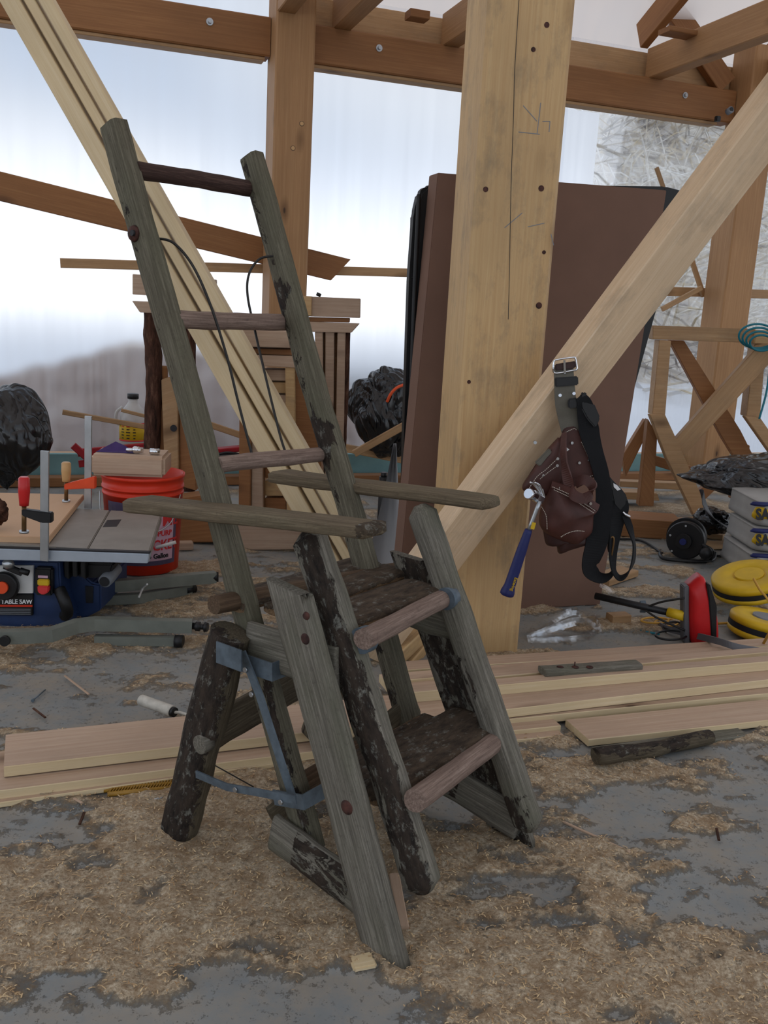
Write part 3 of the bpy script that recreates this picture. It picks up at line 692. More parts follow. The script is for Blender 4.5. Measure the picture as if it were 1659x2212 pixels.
# lower step and its rear slat
log('step_slat', W(-.125, .03, .252), W(-.135, .455, .252), .135, .026, 'seat_wood', ch, seed=22, bark=(0, 1.0, .55), amp=.003, sq=6)
log('step_slat', W(-.215, .09, .235), W(-.22, .40, .235), .05, .024, 'seat_wood', ch, seed=23, bark=(0, 1.0, .2), amp=.003, sq=5)
# cross pieces at the back and low rungs
log('cross_board', W(-.49, .02, .250), W(-.545, .44, .262), .028, .080, 'leg_bark', ch, seed=24, bark=(0, -.5, .12), amp=.003, sq=4)
log('cross_board', W(-.40, .10, .055), W(-.30, .45, .235), .024, .06, 'leg_bark', ch, seed=25, bark=(0, -.7, .2), amp=.004, sq=3)
log('low_rung', W(-.31, .07, .168), W(-.33, .42, .165), .045, .05, 'brown_wood', ch, seed=26, bark=(0, -.5, .3), amp=.004, sq=2.4)
# lower side boards tying rails to the outer boards
log('foot_board', W(-.315, .020, .098), W(-.035, .020, .052), .022, .078, 'grey_wood', ch, seed=27, bark=(0, 0, 0), amp=.003, sq=5, patch=lambda t, y, z: .55 if .22 < t < .75 and abs(z) < .9 else -.4)
log('foot_board', W(-.30, .448, .098), W(-.01, .448, .055), .022, .078, 'grey_wood', ch, seed=28, bark=(0, 0, 0), amp=.003, sq=5, patch=lambda t, y, z: .5 if .25 < t < .5 and abs(z) < .8 else -.4)
# blue-grey steel hinge hardware
def strap(name, pts, v, w_, th_=.0035):
    return ribbon(name, [SP(*p, v) for p in pts], w_, th_, 'galv', W(1, 0, .5)-W(0, 0, 0), ch, smoothpath=False)
def wrap_band(name, p, q, v0, v1, w_, du):
    """band that wraps a rail: outer face, front return"""
    a = SP(*p, v0); b_ = SP(*q, v0); dn = (b_-a).normalized(); up_ = CB.cross(dn)
    pts = [a, b_, b_+CB*(v1-v0)]
    return ribbon(name, pts, w_, .0035, 'galv', up_, ch, smoothpath=False)
wrap_band('hinge_band', (497, 1422), (588, 1452), -.002, .10, .036, 0)
ribbon('leg_band', [SP(468, 1408, -.042), SP(522, 1428, -.042)], .042, .003, 'galv', Vector((0, 0, 1)), ch, smoothpath=False)
wrap_band('lower_band', (592, 1722), (655, 1733), .018, .085, .030, 0)
strap('folding_strap', ((523, 1408), (560, 1500), (632, 1722)), -.014, .019)
strap('spreader', ((424, 1672), (490, 1700), (560, 1712), (640, 1728)), -.040, .015)
for px, py, v in ((530, 1447, -.018), (508, 1706, -.044), (606, 1733, -.044), (543, 1500, -.018)):
    c = SP(px, py, v); cyl('rivet', c-CB*.002, c+CB*.002, .005, 'steel', ch, n=12)
box('far_clasp', SP(886, 1570, .40), (.03, .02, .016), 'galv', ch, math.radians(52))
# loose wires hanging between the back rungs
tube('wire', [SP(338, 515, .08), SP(375, 525, .10), SP(417, 575, .12), SP(455, 660, .14), SP(490, 770, .16), SP(515, 870, .17), SP(545, 985, .17)], .0028, 'wire', ch)
tube('wire', [SP(590, 553, .39), SP(560, 560, .37), SP(538, 592, .35), SP(535, 640, .34), SP(552, 720, .33), SP(580, 840, .32), SP(605, 940, .32), SP(617, 978, .32)], .0028, 'wire', ch)

# ================================================================ TIMBER ON THE FLOOR
def floor_plank(a, b, z, wd_, th_, label, mat='plank', cat='plank', end0=0, end1=0, name='long_plank', group=None, edge='pale'):
    """front top edge runs from pixel a to pixel b at height z; the board extends away from the camera"""
    p, q = G(a[0], a[1], z), G(b[0], b[1], z); d = (q-p).normalized(); away = Vector((-d.y, d.x, 0)); off = away*(wd_/2)-Vector((0, 0, th_/2))
    o = bar(name, p+off, q+off, wd_, th_, mat, ch=.0015, edge=edge, wob=.002, seed=random.random()*50, segs=8); return tag(o, label, cat, group)
floor_plank((8, 1657), (1720, 1461), .062, .165, .026, 'widest pale plank on top of the long stack under the ladder chair')
floor_plank((-60, 1715), (690, 1621), .034, .19, .022, 'second plank at left, stepping out in front of the widest one')
floor_plank((708, 1592), (1720, 1492), .035, .19, .023, 'long plank under the widest one, right of the chair')
floor_plank((-60, 1742), (660, 1640), .014, .16, .013, 'thin lowest plank at the front left of the stack')
floor_plank((868, 1497), (1720, 1424), .093, .045, .031, 'batten lying on top of the long stack right of the ladder chair')
floor_plank((1010, 1467), (1740, 1402), .085, .045, .034, 'second batten behind the one on top of the long stack')
floor_plank((880, 1530), (1700, 1452), .061, .24, .024, 'wide plank supporting the battens right of the chair')
floor_plank((880, 1447), (1760, 1388), .048, .07, .034, 'rearmost long batten beside the foot of the massive post')
floor_plank((878, 1468), (1168, 1444), .070, .035, .02, 'short pale batten ending at the knotty grey board')
floor_plank((905, 1598), (1212, 1568), .022, .10, .021, 'short pale board ending under the stack right of the chair', end1=.0)
floor_plank((860, 1624), (1218, 1588), .010, .09, .010, 'thin pale lath lying below the short board')
floor_plank((1272, 1597), (1720, 1550), .026, .125, .02, 'plank with a dark waney front edge at the lower right')
o = log('bark_slab', G(1285, 1640, .025), G(1535, 1592, .025), .04, .04, 'leg_bark', amp=.009, sq=2.2, seed=41, bark=(0, .3, .45)); tag(o, 'dark ragged bark slab lying in front of the right-hand planks', 'bark')
floor_plank((1300, 1632), (1618, 1588), .012, .05, .011, 'thin grey lath under the dark bark slab', 'grey_wood', edge=None)
t = thing('knotty_block', G(1270, 1450, .10), 'short grey board with dark knots resting on the right-hand planks', 'block')
o = log('board', G(1170, 1450, .100), G(1378, 1435, .100), .050, .022, 'grey_wood', t, amp=.003, sq=5, seed=42, bark=(0, 0, -.1))
for px in (1210, 1243, 1274): ball('knot', G(px, 1441, .111), (.011, .009, .004), 'knot', t, sub=2)
cyl('peg', G(1241, 1441, .110), G(1241, 1441, .110)+Vector((0, 0, .016)), .002, 'knot', t, n=6)
o = box('offcut', G(783, 2078, .006), (.042, .035, .01), 'pale', None, .35); tag(o, 'small pale square offcut by the foot of the nearest side board', 'offcut')
o = bar('splinter', G(1205, 1770, .006), G(1362, 1842, .006), .006, .005, 'plank'); tag(o, 'thin pale splinter lying diagonally on the floor at right', 'splinter')
o = bar('splinter', G(852, 1890, .012), G(872, 2005, .006), .020, .008, 'plank'); tag(o, 'narrow pinkish offcut behind the nearest chair foot', 'splinter')
for k, (a, b, lab) in enumerate((((140, 1460), (192, 1500), 'thin wood splinter lying left of the rear chair leg'), ((72, 1530), (98, 1550), 'small reddish chip above the left end of the widest plank'), ((172, 1780), (182, 1755), 'little dark chip on the sawdust below the stacked planks'), ((290, 1758), (305, 1770), 'small brown chip beside the steel punch'), ((1548, 1790), (1553, 1815), 'small dark twig on the floor at far right'), ((590, 1775), (600, 1790), 'short dark chip behind the near foot board'), ((160, 1725), (178, 1735), 'small brown chip against the thin lowest plank'))):
    o = bar('wood_chip', G(*a, .008), G(*b, .008), .006, .004, 'bark' if k in (1, 2, 4, 5) else 'plank', ch=.001); tag(o, lab, 'chip')
t = thing('nail', G(80, 1500, .004), 'grey nail lying on the floor at far left', 'nail')
cyl('shank', G(72, 1512, .004), G(98, 1490, .004), .002, 'galv', t, n=8); cyl('nail_head', G(70, 1514, .004), G(72, 1512, .004), .0045, 'galv', t, n=10)
t = thing('nail_punch', G(318, 1737, .007), 'steel nail punch lying on the sawdust beside the stack', 'punch')
p, q = G(283, 1746, .009), G(352, 1722, .009)
cyl('punch_body', p, p.lerp(q, .62), .0055, 'steel', t, n=14); cyl('punch_tip', p.lerp(q, .60), q, .0042, 'steel', t, n=12, prof=[(0, 1), (.8, .6), (1, .3)])
# paint roller
t = thing('paint_roller', G(380, 1525, .03), 'old paint roller crusted with white paint on the left plank', 'roller')
p, q = G(305, 1512, .055), G(372, 1537, .055)
log('roller_sleeve', p, q, .030, .030, 'paint', t, amp=.004, sq=2, seed=51, segs=16); cyl('roller_cap', q, q+(q-p)*.08, .013, 'black', t, n=16)
tube('roller_frame', [q+(q-p)*.05, G(392, 1540, .055), G(418, 1548, .055), G(445, 1552, .052)], .004, 'paint', t)
# ribbed amber strip
t = thing('ribbed_strip', G(310, 1705, .004), 'amber ribbed plastic strip sticking out from under the thin plank', 'strip')
for k in range(3): tube('rib', [G(232-8*k, 1716-9*k, .006), G(395, 1700-9*k, .006)], .006, 'gold', t, smoothpath=False, n=8)
for k in range(26):
    f = k/25; p = G(236+155*f, 1715-15*f, .006); bar('rib_bar', p, p+Vector((.006, .045, 0)), .0025, .012, 'gold', t, ch=.0005)
t = thing('drill_bit_tag', G(475, 1830, .003), 'small blue-grey plastic scrap behind the near foot board', 'scrap')
box('scrap', G(572, 1841, .006), (.022, .018, .006), 'galv', t, .4)
tube('steel_pin', [G(440, 1640, .07), G(548, 1700, .012)], .0016, 'wire', t, smoothpath=False)

# ================================================================ PANELS BEHIND THE POST
fb = plate('fibreboard_stack', [Vector((.065, 3.235, 0)), Vector((.885, 3.52, 0)), at(1441, 411, 3.62), at(946, 373, 3.33)], Vector((-.33, .94, 0)), .085, ['brown_board'], None, .003)
tag(fb, 'tall stack of brown fibreboard sheets leaning behind the massive post', 'panel')
bs = thing('black_mat', Vector((.45, 3.55, 0)), 'black vinyl mat with rounded corners standing behind the brown fibreboard', 'mat')
NB = Vector((-.33, .94, 0)).normalized(); PB = Vector((.06, 3.36, 0))
def onb(px, py, off=0.0): return onp(px, py, PB+NB*off, NB)
plate('mat_panel', [onb(*p, .03) for p in ((868, 1240), (876, 900), (886, 600), (896, 460), (906, 416), (922, 400), (950, 396), (1440, 402), (1478, 412), (1497, 428), (1480, 500), (1424, 660), (1368, 860), (1310, 1240))], NB, .05, 'dullblack', bs, .012)
for (x0, x1) in ((884, 872),): tube('edge_piping', [onb(905, 420, .02), onb(897, 600, .02), onb(886, 900, .02), onb(878, 1180, .02)], .008, 'dullblack', bs)
o = bar('bark_lath', onb(896, 470, .12), onb(893, 580, .12), .02, .03, 'bark'); tag(o, 'thin bark-edged lath peeping out left of the black mat', 'lath')
# white curved building paper
t = thing('building_paper', at(820, 1230, 3.75), 'curved sheet of white building paper standing between ladder chair and black mat', 'paper')
V, Fc = [], []
for j in range(9):
    f = j/8
    for i in range(9):
        g2 = i/8; xl = 776+(850-776)*f**.7; xr = 868+(856-868)*f
        V.append(at(xl+(xr-xl)*g2, 1236-(1236-958)*f, 3.72+.10*math.sin(math.pi*g2)*1.0))
nV = len(V)
V += [v+Vector((0, .002, 0)) for v in V]
for j in range(8):
    for i in range(8):
        q = j*9+i; Fc.append((q, q+1, q+10, q+9)); Fc.append((nV+q, nV+q+9, nV+q+10, nV+q+1))
link('paper_sheet', mesh(V, Fc), 'paper', None, t, True)
t = thing('spray_bottle', at(795, 1120, 3.9), 'small dark bottle half hidden beside the white paper', 'bottle')
_b = at(826, 1100, 4.0); _b.z = 0.001
cyl('bottle_body', _b, at(829, 1030, 4.0), .02, 'black', t); cyl('neck', at(829, 1032, 4.0), at(829.5, 1020, 4.0), .014, 'black', t)

# ================================================================ LEANING BOARDS AT LEFT
base = G(762, 1238, 0.0); topc = at(20, -75, 4.05); dv = (topc-base).normalized(); tow = Vector((0, 1, 0)); acr = dv.cross(tow).normalized()
if acr.x < 0: acr = -acr
for k, (off, w_, dep, lab) in enumerate(((-.062, .072, .0, 'lowest and widest of the three long boards leaning from the upper left'), (.006, .040, .014, 'middle one of the three long boards leaning from the upper left'), (.066, .048, -.01, 'uppermost of the three long boards leaning from the upper left'))):
    o = bar('leaning_board', base+acr*off+tow*dep+Vector((0, 0, .02)), base+dv*((topc-base).length+.05)+acr*off+tow*dep, .09, w_, 'pale', up=acr, ch=.003); tag(o, lab, 'board', 'long boards leaning from the upper left')

# ================================================================ STACKED TRESTLES LEFT OF CENTRE
def B(name, x0, y0, x1, y1, Y, dep, mat, parent, ch=.003, Y1=None):
    """a squared timber seen face-on: pixel rectangle at distance Y, dep deep"""
    a, b = at(x0, y0, Y), at(x1, y0, Y); c, d = at(x1, y1, Y), at(x0, y1, Y)
    return plate(name, [a, b, c, d], FRONT, dep, mat, parent, ch)
def P4(name, pts, Y, dep, mat, parent, ch=.003):
    return plate(name, [at(x, y, Y) for x, y in pts], FRONT, dep, mat, parent, ch)
tr = thing('saw_trestle', at(600, 1185, 4.15), 'timber trestle with boards stacked on top, behind the ladder chair back', 'trestle')
P4('top_board', ((512, 712), (622, 716), (627, 752), (516, 748)), 4.10, .30, 'plank', tr)
P4('cross_board', ((520, 752), (640, 756), (640, 768), (522, 763)), 4.16, .25, 'beam', tr)
P4('cross_board', ((524, 766), (650, 770), (652, 795), (545, 790)), 4.12, .25, 'plank', tr)
for k in range(7):
    y0 = 798+k*27; P4('spacer_block', ((566+k*1.2, y0), (628+k, y0+2), (628+k, y0+25), (566+k*1.2, y0+23)), 4.19+.012*((k*37) % 3), .16, 'post' if k % 2 else 'plank', tr)
P4('leg', ((517, 880), (543, 882), (540, 1165), (515, 1165)), 4.13, .09, 'beam', tr)
P4('leg', ((544, 792), (566, 794), (569, 1160), (543, 1160)), 4.15, .08, 'plank', tr)
P4('leg', ((616, 790), (636, 792), (640, 1165), (620, 1165)), 4.13, .09, 'post', tr)
P4('leg', ((637, 796), (690, 800), (697, 1170), (640, 1168)), 4.17, .09, 'beam', tr)
for k in range(4):
    y0 = 1000+k*38; P4('spacer_block', ((572, y0), (618, y0+1), (618, y0+34), (572, y0+33)), 4.2+.01*(k % 2), .12, 'post' if k % 2 else 'beam', tr)
P4('foot_block', ((512, 1120), (700, 1122), (706, 1186), (510, 1190)), 4.07, .12, 'plank', tr, .005)
tr2 = thing('saw_trestle', at(720, 1150, 4.55), 'timber trestle with slant-ended top boards right of the ladder chair back', 'trestle')
P4('cap_board', ((655, 640), (778, 645), (777, 687), (648, 683)), 4.52, .09, 'plank', tr2, .002)
P4('cap_block', ((640, 638), (673, 640), (672, 682), (640, 682)), 4.50, .08, 'post', tr2, .002)
P4('cap_strip', ((640, 684), (755, 687), (754, 697), (640, 694)), 4.54, .08, 'beam', tr2, .002)
P4('cap_board', ((640, 694), (776, 699), (758, 719), (640, 716)), 4.52, .10, 'plank', tr2, .002)
for (x0, x1, xb0, xb1, mt) in ((680, 697, 688, 700, 'plank'), (703, 722, 701, 718, 'plank'), (729, 746, 722, 738, 'plank')):
    P4('leg', ((x0, 716), (x1, 717), (xb1, 1145), (xb0, 1145)), 4.53, .09, mt, tr2)
for (x0, x1, xb0, xb1) in ((697, 703, 700, 703), (721, 730, 716, 724)): P4('back_leg', ((x0, 716), (x1, 717), (xb1, 1120), (xb0, 1120)), 4.60, .06, 'beam', tr2)
log('bark_edge', at(746, 718, 4.57), at(736, 1040, 4.57), .02, .05, 'bark', tr2, amp=.004, n=10, segs=30)
cyl('bolt', at(687, 640, 4.55), at(690, 633, 4.55), .012, 'black', tr2, n=10)
tr3 = thing('log_trestle', at(390, 1175, 4.25), 'bark-edged log trestle with cap boards standing behind the orange bucket', 'trestle')
P4('cap_board', ((286, 592), (461, 603), (461, 647), (286, 636)), 4.32, .09, 'plank', tr3, .002)
P4('cap_board', ((285, 650), (440, 655), (440, 680), (302, 675)), 4.31, .10, 'plank', tr3, .002)
log('bark_slab', at(332, 662, 4.36), at(330, 1004, 4.36), .075, .085, 'bark', tr3, amp=.007, sq=2.6, n=14, segs=40, up=FRONT, seed=5)
log('red_slab', at(352, 790, 4.40), at(352, 1000, 4.40), .05, .05, 'beam', tr3, amp=.003, up=FRONT, n=10)
P4('leg_board', ((348, 820), (378, 810), (384, 850), (386, 1035), (356, 1035)), 4.34, .05, 'pine', tr3)
cyl('peg_hole', at(375, 925, 4.335), at(375, 925, 4.345), .016, 'ink', tr3, n=18)
log('bark_slab', at(405, 700, 4.40), at(408, 1060, 4.40), .07, .06, 'bark', tr3, amp=.006, sq=2.6, n=12, segs=30, up=FRONT, seed=6)
P4('leg_board', ((388, 850), (420, 845), (424, 1060), (388, 1050)), 4.36, .05, 'beam', tr3)
P4('foot_block', ((330, 1085), (445, 1070), (470, 1172), (352, 1172)), 4.12, .16, 'beam', tr3, .006)

# ledge clutter at left
t = thing('antifreeze_jug', wl(.98, .19, .17), 'milky plastic jug with a yellow and red label on the ledge', 'jug')
jl = atw(288, 966, .15); jr = .082
prof = [(0, .92), (.03, 1), (.55, 1), (.68, .93), (.80, .70), (.90, .42), (.93, .36), (1, .36)]
cyl('jug_body', jl, jl+Vector((0, 0, .30)), jr, 'jug', t, prof=prof); cyl('cap', jl+Vector((0, 0, .30)), jl+Vector((0, 0, .33)), .034, 'black', t, n=20)
tube('handle', [jl+Vector((-.05, -.05, .25)), jl+Vector((-.085, -.05, .22)), jl+Vector((-.09, -.05, .17)), jl+Vector((-.07, -.05, .14))], .010, 'jug', t)
cyl('label_band', jl+Vector((0, 0, .045)), jl+Vector((0, 0, .155)), jr+.0015, 'yellow', t, n=32)
for z in (.045, .150): cyl('label_stripe', jl+Vector((0, 0, z)), jl+Vector((0, 0, z+.008)), jr+.0025, 'redprint', t, n=32)
for k in range(5):
    for (ax, w_) in ((-.55, .022), (-.1, .026), (.35, .018)):
        d = Vector((math.sin(ax), -math.cos(ax), 0)); c = jl+d*(jr+.002)+Vector((0, 0, .065+.018*k)); box('print_line', c, (w_*(.7+.3*((k*7) % 3)/2), .001, .006), 'redprint' if k == 4 else 'ink', t, ax, 0)
for (a, b, lab, r_) in ((((150, 962), (232, 992)), ((172, 968), (312, 965)), 'red steel clamp bar lying on the ledge, upper one', .03),):
    t = thing('red_clamp_bar', atw(240, 985, -.15), 'pair of red painted steel bars crossed on the ledge by the jug', 'bar')
    bar('bar', atw(168, 978, -.14), atw(315, 965, -.10), .03, .045, 'redsteel', t); bar('bar', atw(170, 1002, -.14), atw(305, 985, -.12), .03, .04, 'redsteel', t)
    bar('bracket', atw(158, 962, -.15), atw(205, 1004, -.15), .03, .04, 'redsteel', t); bar('wood_strip', atw(200, 983, -.12), atw(312, 978, -.10), .02, .02, 'pine', t)
t = thing('red_case', atw(488, 965, -.1), 'flat red tool lying on black coiled cable behind the ladder', 'tool')
bar('body', atw(458, 974, -.1), atw(524, 968, -.1), .08, .03, 'redsteel', t)
for k in range(5): tube('cable_loop', [atw(458+3*k, 985+4*k, -.12), atw(490, 978+5*k, -.16), atw(524, 984+4*k, -.12), atw(492, 996+3*k, -.08), atw(460+2*k, 990+4*k, -.12)], .008, 'black', t)
for (a, b, w_, lab) in (((135, 890), (330, 925), .03, 'thin pale stick leaning on the sheeting behind the jug'), ((262, 886), (318, 900), .02, 'short pale stick across the top of the jug'), ((446, 915), (520, 940), .04, 'thin board leaning low behind the boards at left')):
    o = bar('leaning_stick', atw(*a, .02), atw(*b, .0), .018, w_, 'pine'); tag(o, lab, 'stick')
def bagshape(p):
    k = 1-.72*max(0, -p.z)**1.3; return Vector((p.x*k, p.y*k, p.z))
t = thing('rubbish_bag', atw(20, 1030, -.45), 'wrinkled black plastic bag standing on the ledge at far left', 'bag')
c = atw(18, 945, -.30); ball('bag_body', c, (.262, .22, .285), 'blackbag', t, .22, 1.3, 3, 6, bagshape, .07)
t = thing('rubbish_bag', atw(835, 985, -.15), 'black plastic bag with an orange cord on the ledge left of the black mat', 'bag')
ball('bag_body', atw(845, 890, -.2), (.27, .2, .27), 'blackbag', t, .28, 1.3, 13, 6, lambda p: Vector((p.x*(1-.25*max(0, -p.z)), p.y, p.z)), .10)
tube('orange_cord', [atw(836, 868, -.42), atw(845, 850, -.44), atw(860, 836, -.44), atw(885, 828, -.42)], .009, 'cord', t)
o = bar('leaning_stick', atw(765, 980, -.52), atw(872, 920, -.58), .02, .045, 'pine'); tag(o, 'pale stick leaning against the black bag beside the mat', 'stick')
o = bar('leaning_stick', atw(735, 965, -.12), atw(868, 992, -.2), .04, .05, 'pine'); tag(o, 'pale board lying along the ledge below the black bag', 'board')

# ================================================================ TABLE SAW, CLAMPS, BUCKET
sw = thing('table_saw', G(120, 1395, 0), 'blue portable table saw with grey top on a folded tube stand', 'saw')
zt = at(318, 1192, 2.86).z
def T(px, py, z): return G(px, py, z)
tl, trr = T(-160, 1155, zt), T(346, 1108, zt)
fr, fl = T(316, 1187, zt), T(-160, 1172, zt)
fr2 = at(322, 1188, 2.86); fl2 = at(-170, 1165, 2.86); fl2.z = fr2.z = zt
br2 = T(349, 1108, zt); bl2 = fl2+(br2-fr2)
mid = fr2.lerp(fl2, .27); midb = br2.lerp(bl2, .27)
def slab(name, pts, th, mat, ch=.003): return plate(name, pts, Vector((0, 0, -1)), th, mat, sw, ch)
slab('table_top', [mid, fl2, bl2, midb], .035, 'sawtop')
slab('side_wing', [fr2, mid+(fr2-mid)*.012, midb+(br2-midb)*.012, br2], .035, 'sawtop')
frr = Vector((0, -.006, 0))
plate('front_rail', [at(-160, 1180, 2.84), at(322, 1197, 2.84), at(319, 1217, 2.84), at(-160, 1206, 2.84)], FRONT, .03, 'alu', sw, .002)
plate('rail_slot', [at(-160, 1176, 2.845), at(322, 1193, 2.845), at(322, 1197, 2.845), at(-160, 1180, 2.845)], FRONT, .02, 'ink', sw)
c = T(240, 1128, zt+.0015); plate('throat_slot', [T(222, 1138, zt+.001), T(252, 1137, zt+.001), T(262, 1122, zt+.001), T(232, 1123, zt+.001)], Vector((0, 0, -1)), .002, 'ink', sw)
# cabinet
YB = 2.93
def SB(name, pts, Y, dep, mat, ch=.006): return plate(name, [at(x, y, Y) for x, y in pts], FRONT, dep, mat, sw, ch)
SB('cabinet', ((-170, 1208), (128, 1212), (132, 1290), (150, 1345), (148, 1362), (-170, 1352)), YB, .40, 'blue')
SB('rear_cabinet', ((128, 1214), (150, 1216), (200, 1260), (218, 1262), (218, 1318), (185, 1335), (150, 1362), (128, 1340)), YB+.10, .32, 'blue')
SB('side_notch', ((180, 1262), (205, 1264), (204, 1306), (182, 1306)), YB+.095, .02, 'ink')
SB('label_plate', ((-60, 1222), (72, 1222), (71, 1282), (-60, 1282)), YB-.012, .012, 'white', .002)
SB('name_plate', ((-90, 1283), (71, 1284), (70, 1330), (-90, 1328)), YB-.012, .012, 'black', .002)
SB('orange_line', ((-90, 1306), (70, 1307), (70, 1311), (-90, 1310)), YB-.0135, .002, 'orange', 0)
tm = face_mtx(at(20, 1300, YB-.0135), CR, CU); lettering('ABLE TABLE SAW', .0215, 'whiteink', tm, sw, bold=.0006, sx=.92)
for k in range(4): SB('small_print', ((-20, 1315+3.5*k), (66, 1315.5+3.5*k), (66, 1317+3.5*k), (-20, 1316.5+3.5*k)), YB-.0135, .002, 'greyp', 0)
SB('switch_box', ((74, 1226), (112, 1228), (112, 1288), (74, 1286)), YB-.03, .03, 'black')
SB('yellow_switch', ((80, 1252), (105, 1253), (105, 1266), (80, 1265)), YB-.045, .015, 'yellow', .003)
SB('stop_paddle', ((80, 1266), (105, 1267), (104, 1280), (92, 1286), (81, 1280)), YB-.05, .02, 'redprint', .003)
SB('switch_label', ((82, 1243), (103, 1244), (103, 1249), (82, 1248)), YB-.032, .003, 'pink', 0)
c = at(6, 1268, YB-.05); cyl('hand_wheel', c, c+Vector((0, .02, 0)), .048, 'black', sw, n=28, prof=[(0, .9), (.3, 1), (1, 1)]); cyl('wheel_hub', c-Vector((0, .012, 0)), c, .02, 'orangejaw', sw)
bar('crank', at(10, 1222, YB-.05), at(48, 1238, YB-.05), .018, .02, 'black', sw); ball('crank_knob', at(18, 1218, YB-.06), (.020, .018, .018), 'steel', sw, .2, 3, sub=2)
cyl('crank_grip', at(44, 1232, YB-.06), at(62, 1238, YB-.06), .010, 'black', sw)
tube('dust_hose', [at(128, 1272, YB-.01), at(140, 1300, YB-.03), at(146, 1322, YB-.02), at(140, 1330, YB)], .020, 'dullblack', sw)
cyl('dust_port', at(226, 1256, YB+.04), at(252, 1228, YB+.14), .022, 'greyp', sw, prof=[(0, 1), (.3, 1.1), (1, .9)]); cyl('port_mouth', at(225, 1257, YB+.035), at(226, 1256, YB+.04), .017, 'ink', sw)
SB('under_frame', ((150, 1216), (245, 1218), (240, 1238), (205, 1250), (165, 1246)), YB+.06, .2, 'dullblack')
for k in range(4): SB('post_bracket', ((120+18*k, 1214), (130+18*k, 1214), (131+18*k, 1246+6*(k % 2)), (121+18*k, 1246)), YB+.03, .05, 'dullblack', .002)
# folded stand
def stube(pts, w_=.040, name='stand_tube'):
    pts = [Vector(p) for p in pts]
    ribbon(name, pts, w_, w_*.8, 'stand', Vector((0, 0, 1)), sw, smoothpath=False)
z1 = .065
stube([G(-150, 1378, z1), G(60, 1374, z1), G(110, 1371, z1), G(165, 1352, z1+.008), G(205, 1347, z1+.008), G(415, 1352, z1)])
stube([G(205, 1382, .02), G(388, 1385, .02)], .03); cyl('foot_cap', G(378, 1385, .02), G(396, 1386, .02), .021, 'black', sw, n=16)
cyl('end_bolt', G(415, 1352, z1), G(449, 1355, z1), .016, 'black', sw, n=16, prof=[(0, .7), (.2, .7), (.25, 1), (.5, 1), (.55, .6), (.75, .6), (.8, 1.1), (1, .9)])
c = G(18, 1378, z1)-Vector((0, .02, 0)); cyl('pivot_bolt', c, c-Vector((0, .012, 0)), .016, 'black', sw, n=16)
stube([G(215, 1268, .07), G(465, 1246, .07)], .042); cyl('rear_cap', G(460, 1246, .07), G(472, 1246, .07), .02, 'black', sw, n=12)
stube([G(215, 1296, .022), G(300, 1292, .022), G(412, 1272, .022)], .036); cyl('rear_foot', G(400, 1274, .022), G(420, 1270, .022), .019, 'black', sw, n=14)
tube('pale_tie', [G(318, 1262, .09), G(308, 1272, .06), G(300, 1290, .05)], .004, 'white', sw)
# fibre panel on the saw and the two clamps
mp = plate('mdf_panel', [at(-120, 1157, 2.88), at(98, 1157, 2.88), T(186, 1066, zt+.03), T(-90, 1066, zt+.03)], Vector((0, 0, -1)), .022, ['mdf'], None, .002)
for v in (): pass
tag(mp, 'tan fibreboard panel clamped on top of the table saw', 'panel')
def clamp(label, bx, by0, by1, Yb, hx, hy0, hy1, sy, jy, hm, jm, jx0, jx1):
    t = thing('bar_clamp', at(bx, by1, Yb), label, 'clamp')
    top, bot = at(bx, by0, Yb), at(bx-1, by1, Yb); bar('clamp_bar', bot, top, .010, .026, 'steel', t, up=Vector((1, 0, 0)), ch=.001)
    a, b = at(hx, hy0, Yb), at(hx, hy1, Yb)
    cyl('handle', a, b, .018, hm, t, prof=[(0, .7), (.06, .95), (.5, 1), (.85, .85), (1, .8)], n=20)
    cyl('screw', b, at(hx, sy, Yb), .0075, 'brass', t, n=12); cyl('swivel_pad', at(hx, sy, Yb), at(hx, sy+5, Yb), .015, 'steel', t, n=18)
    P4l = [at(x, y, Yb-.012) for x, y in ((jx0-2, jy[0]), (bx+10, jy[1]), (jx1, jy[1]), (jx1, jy[2]), (bx-8, jy[2]), (jx0-2, jy[3]))]
    plate('jaw', P4l, FRONT, .024, jm, t, .003); return t
clamp('bar clamp with a red handle at the front of the table saw', 97, 974, 1211, 2.825, 52, 1030, 1092, 1146, (1100, 1108, 1130, 1114), 'redhandle', 'black', 48, 111)
clamp('bar clamp with an orange jaw and tan handle behind the table saw', 191, 899, 1098, 3.42, 143, 998, 1040, 1080, (1046, 1030, 1056, 1058), 'tan', 'orangejaw', 140, 205)
t = thing('wire_brush', T(8, 1108, zt+.03), 'dark bristle brush lying at the left edge of the saw table', 'brush')
ball('bristles', at(-6, 1106, 2.97), (.035, .03, .04), 'bark', t, .5, 6, 3, 3)
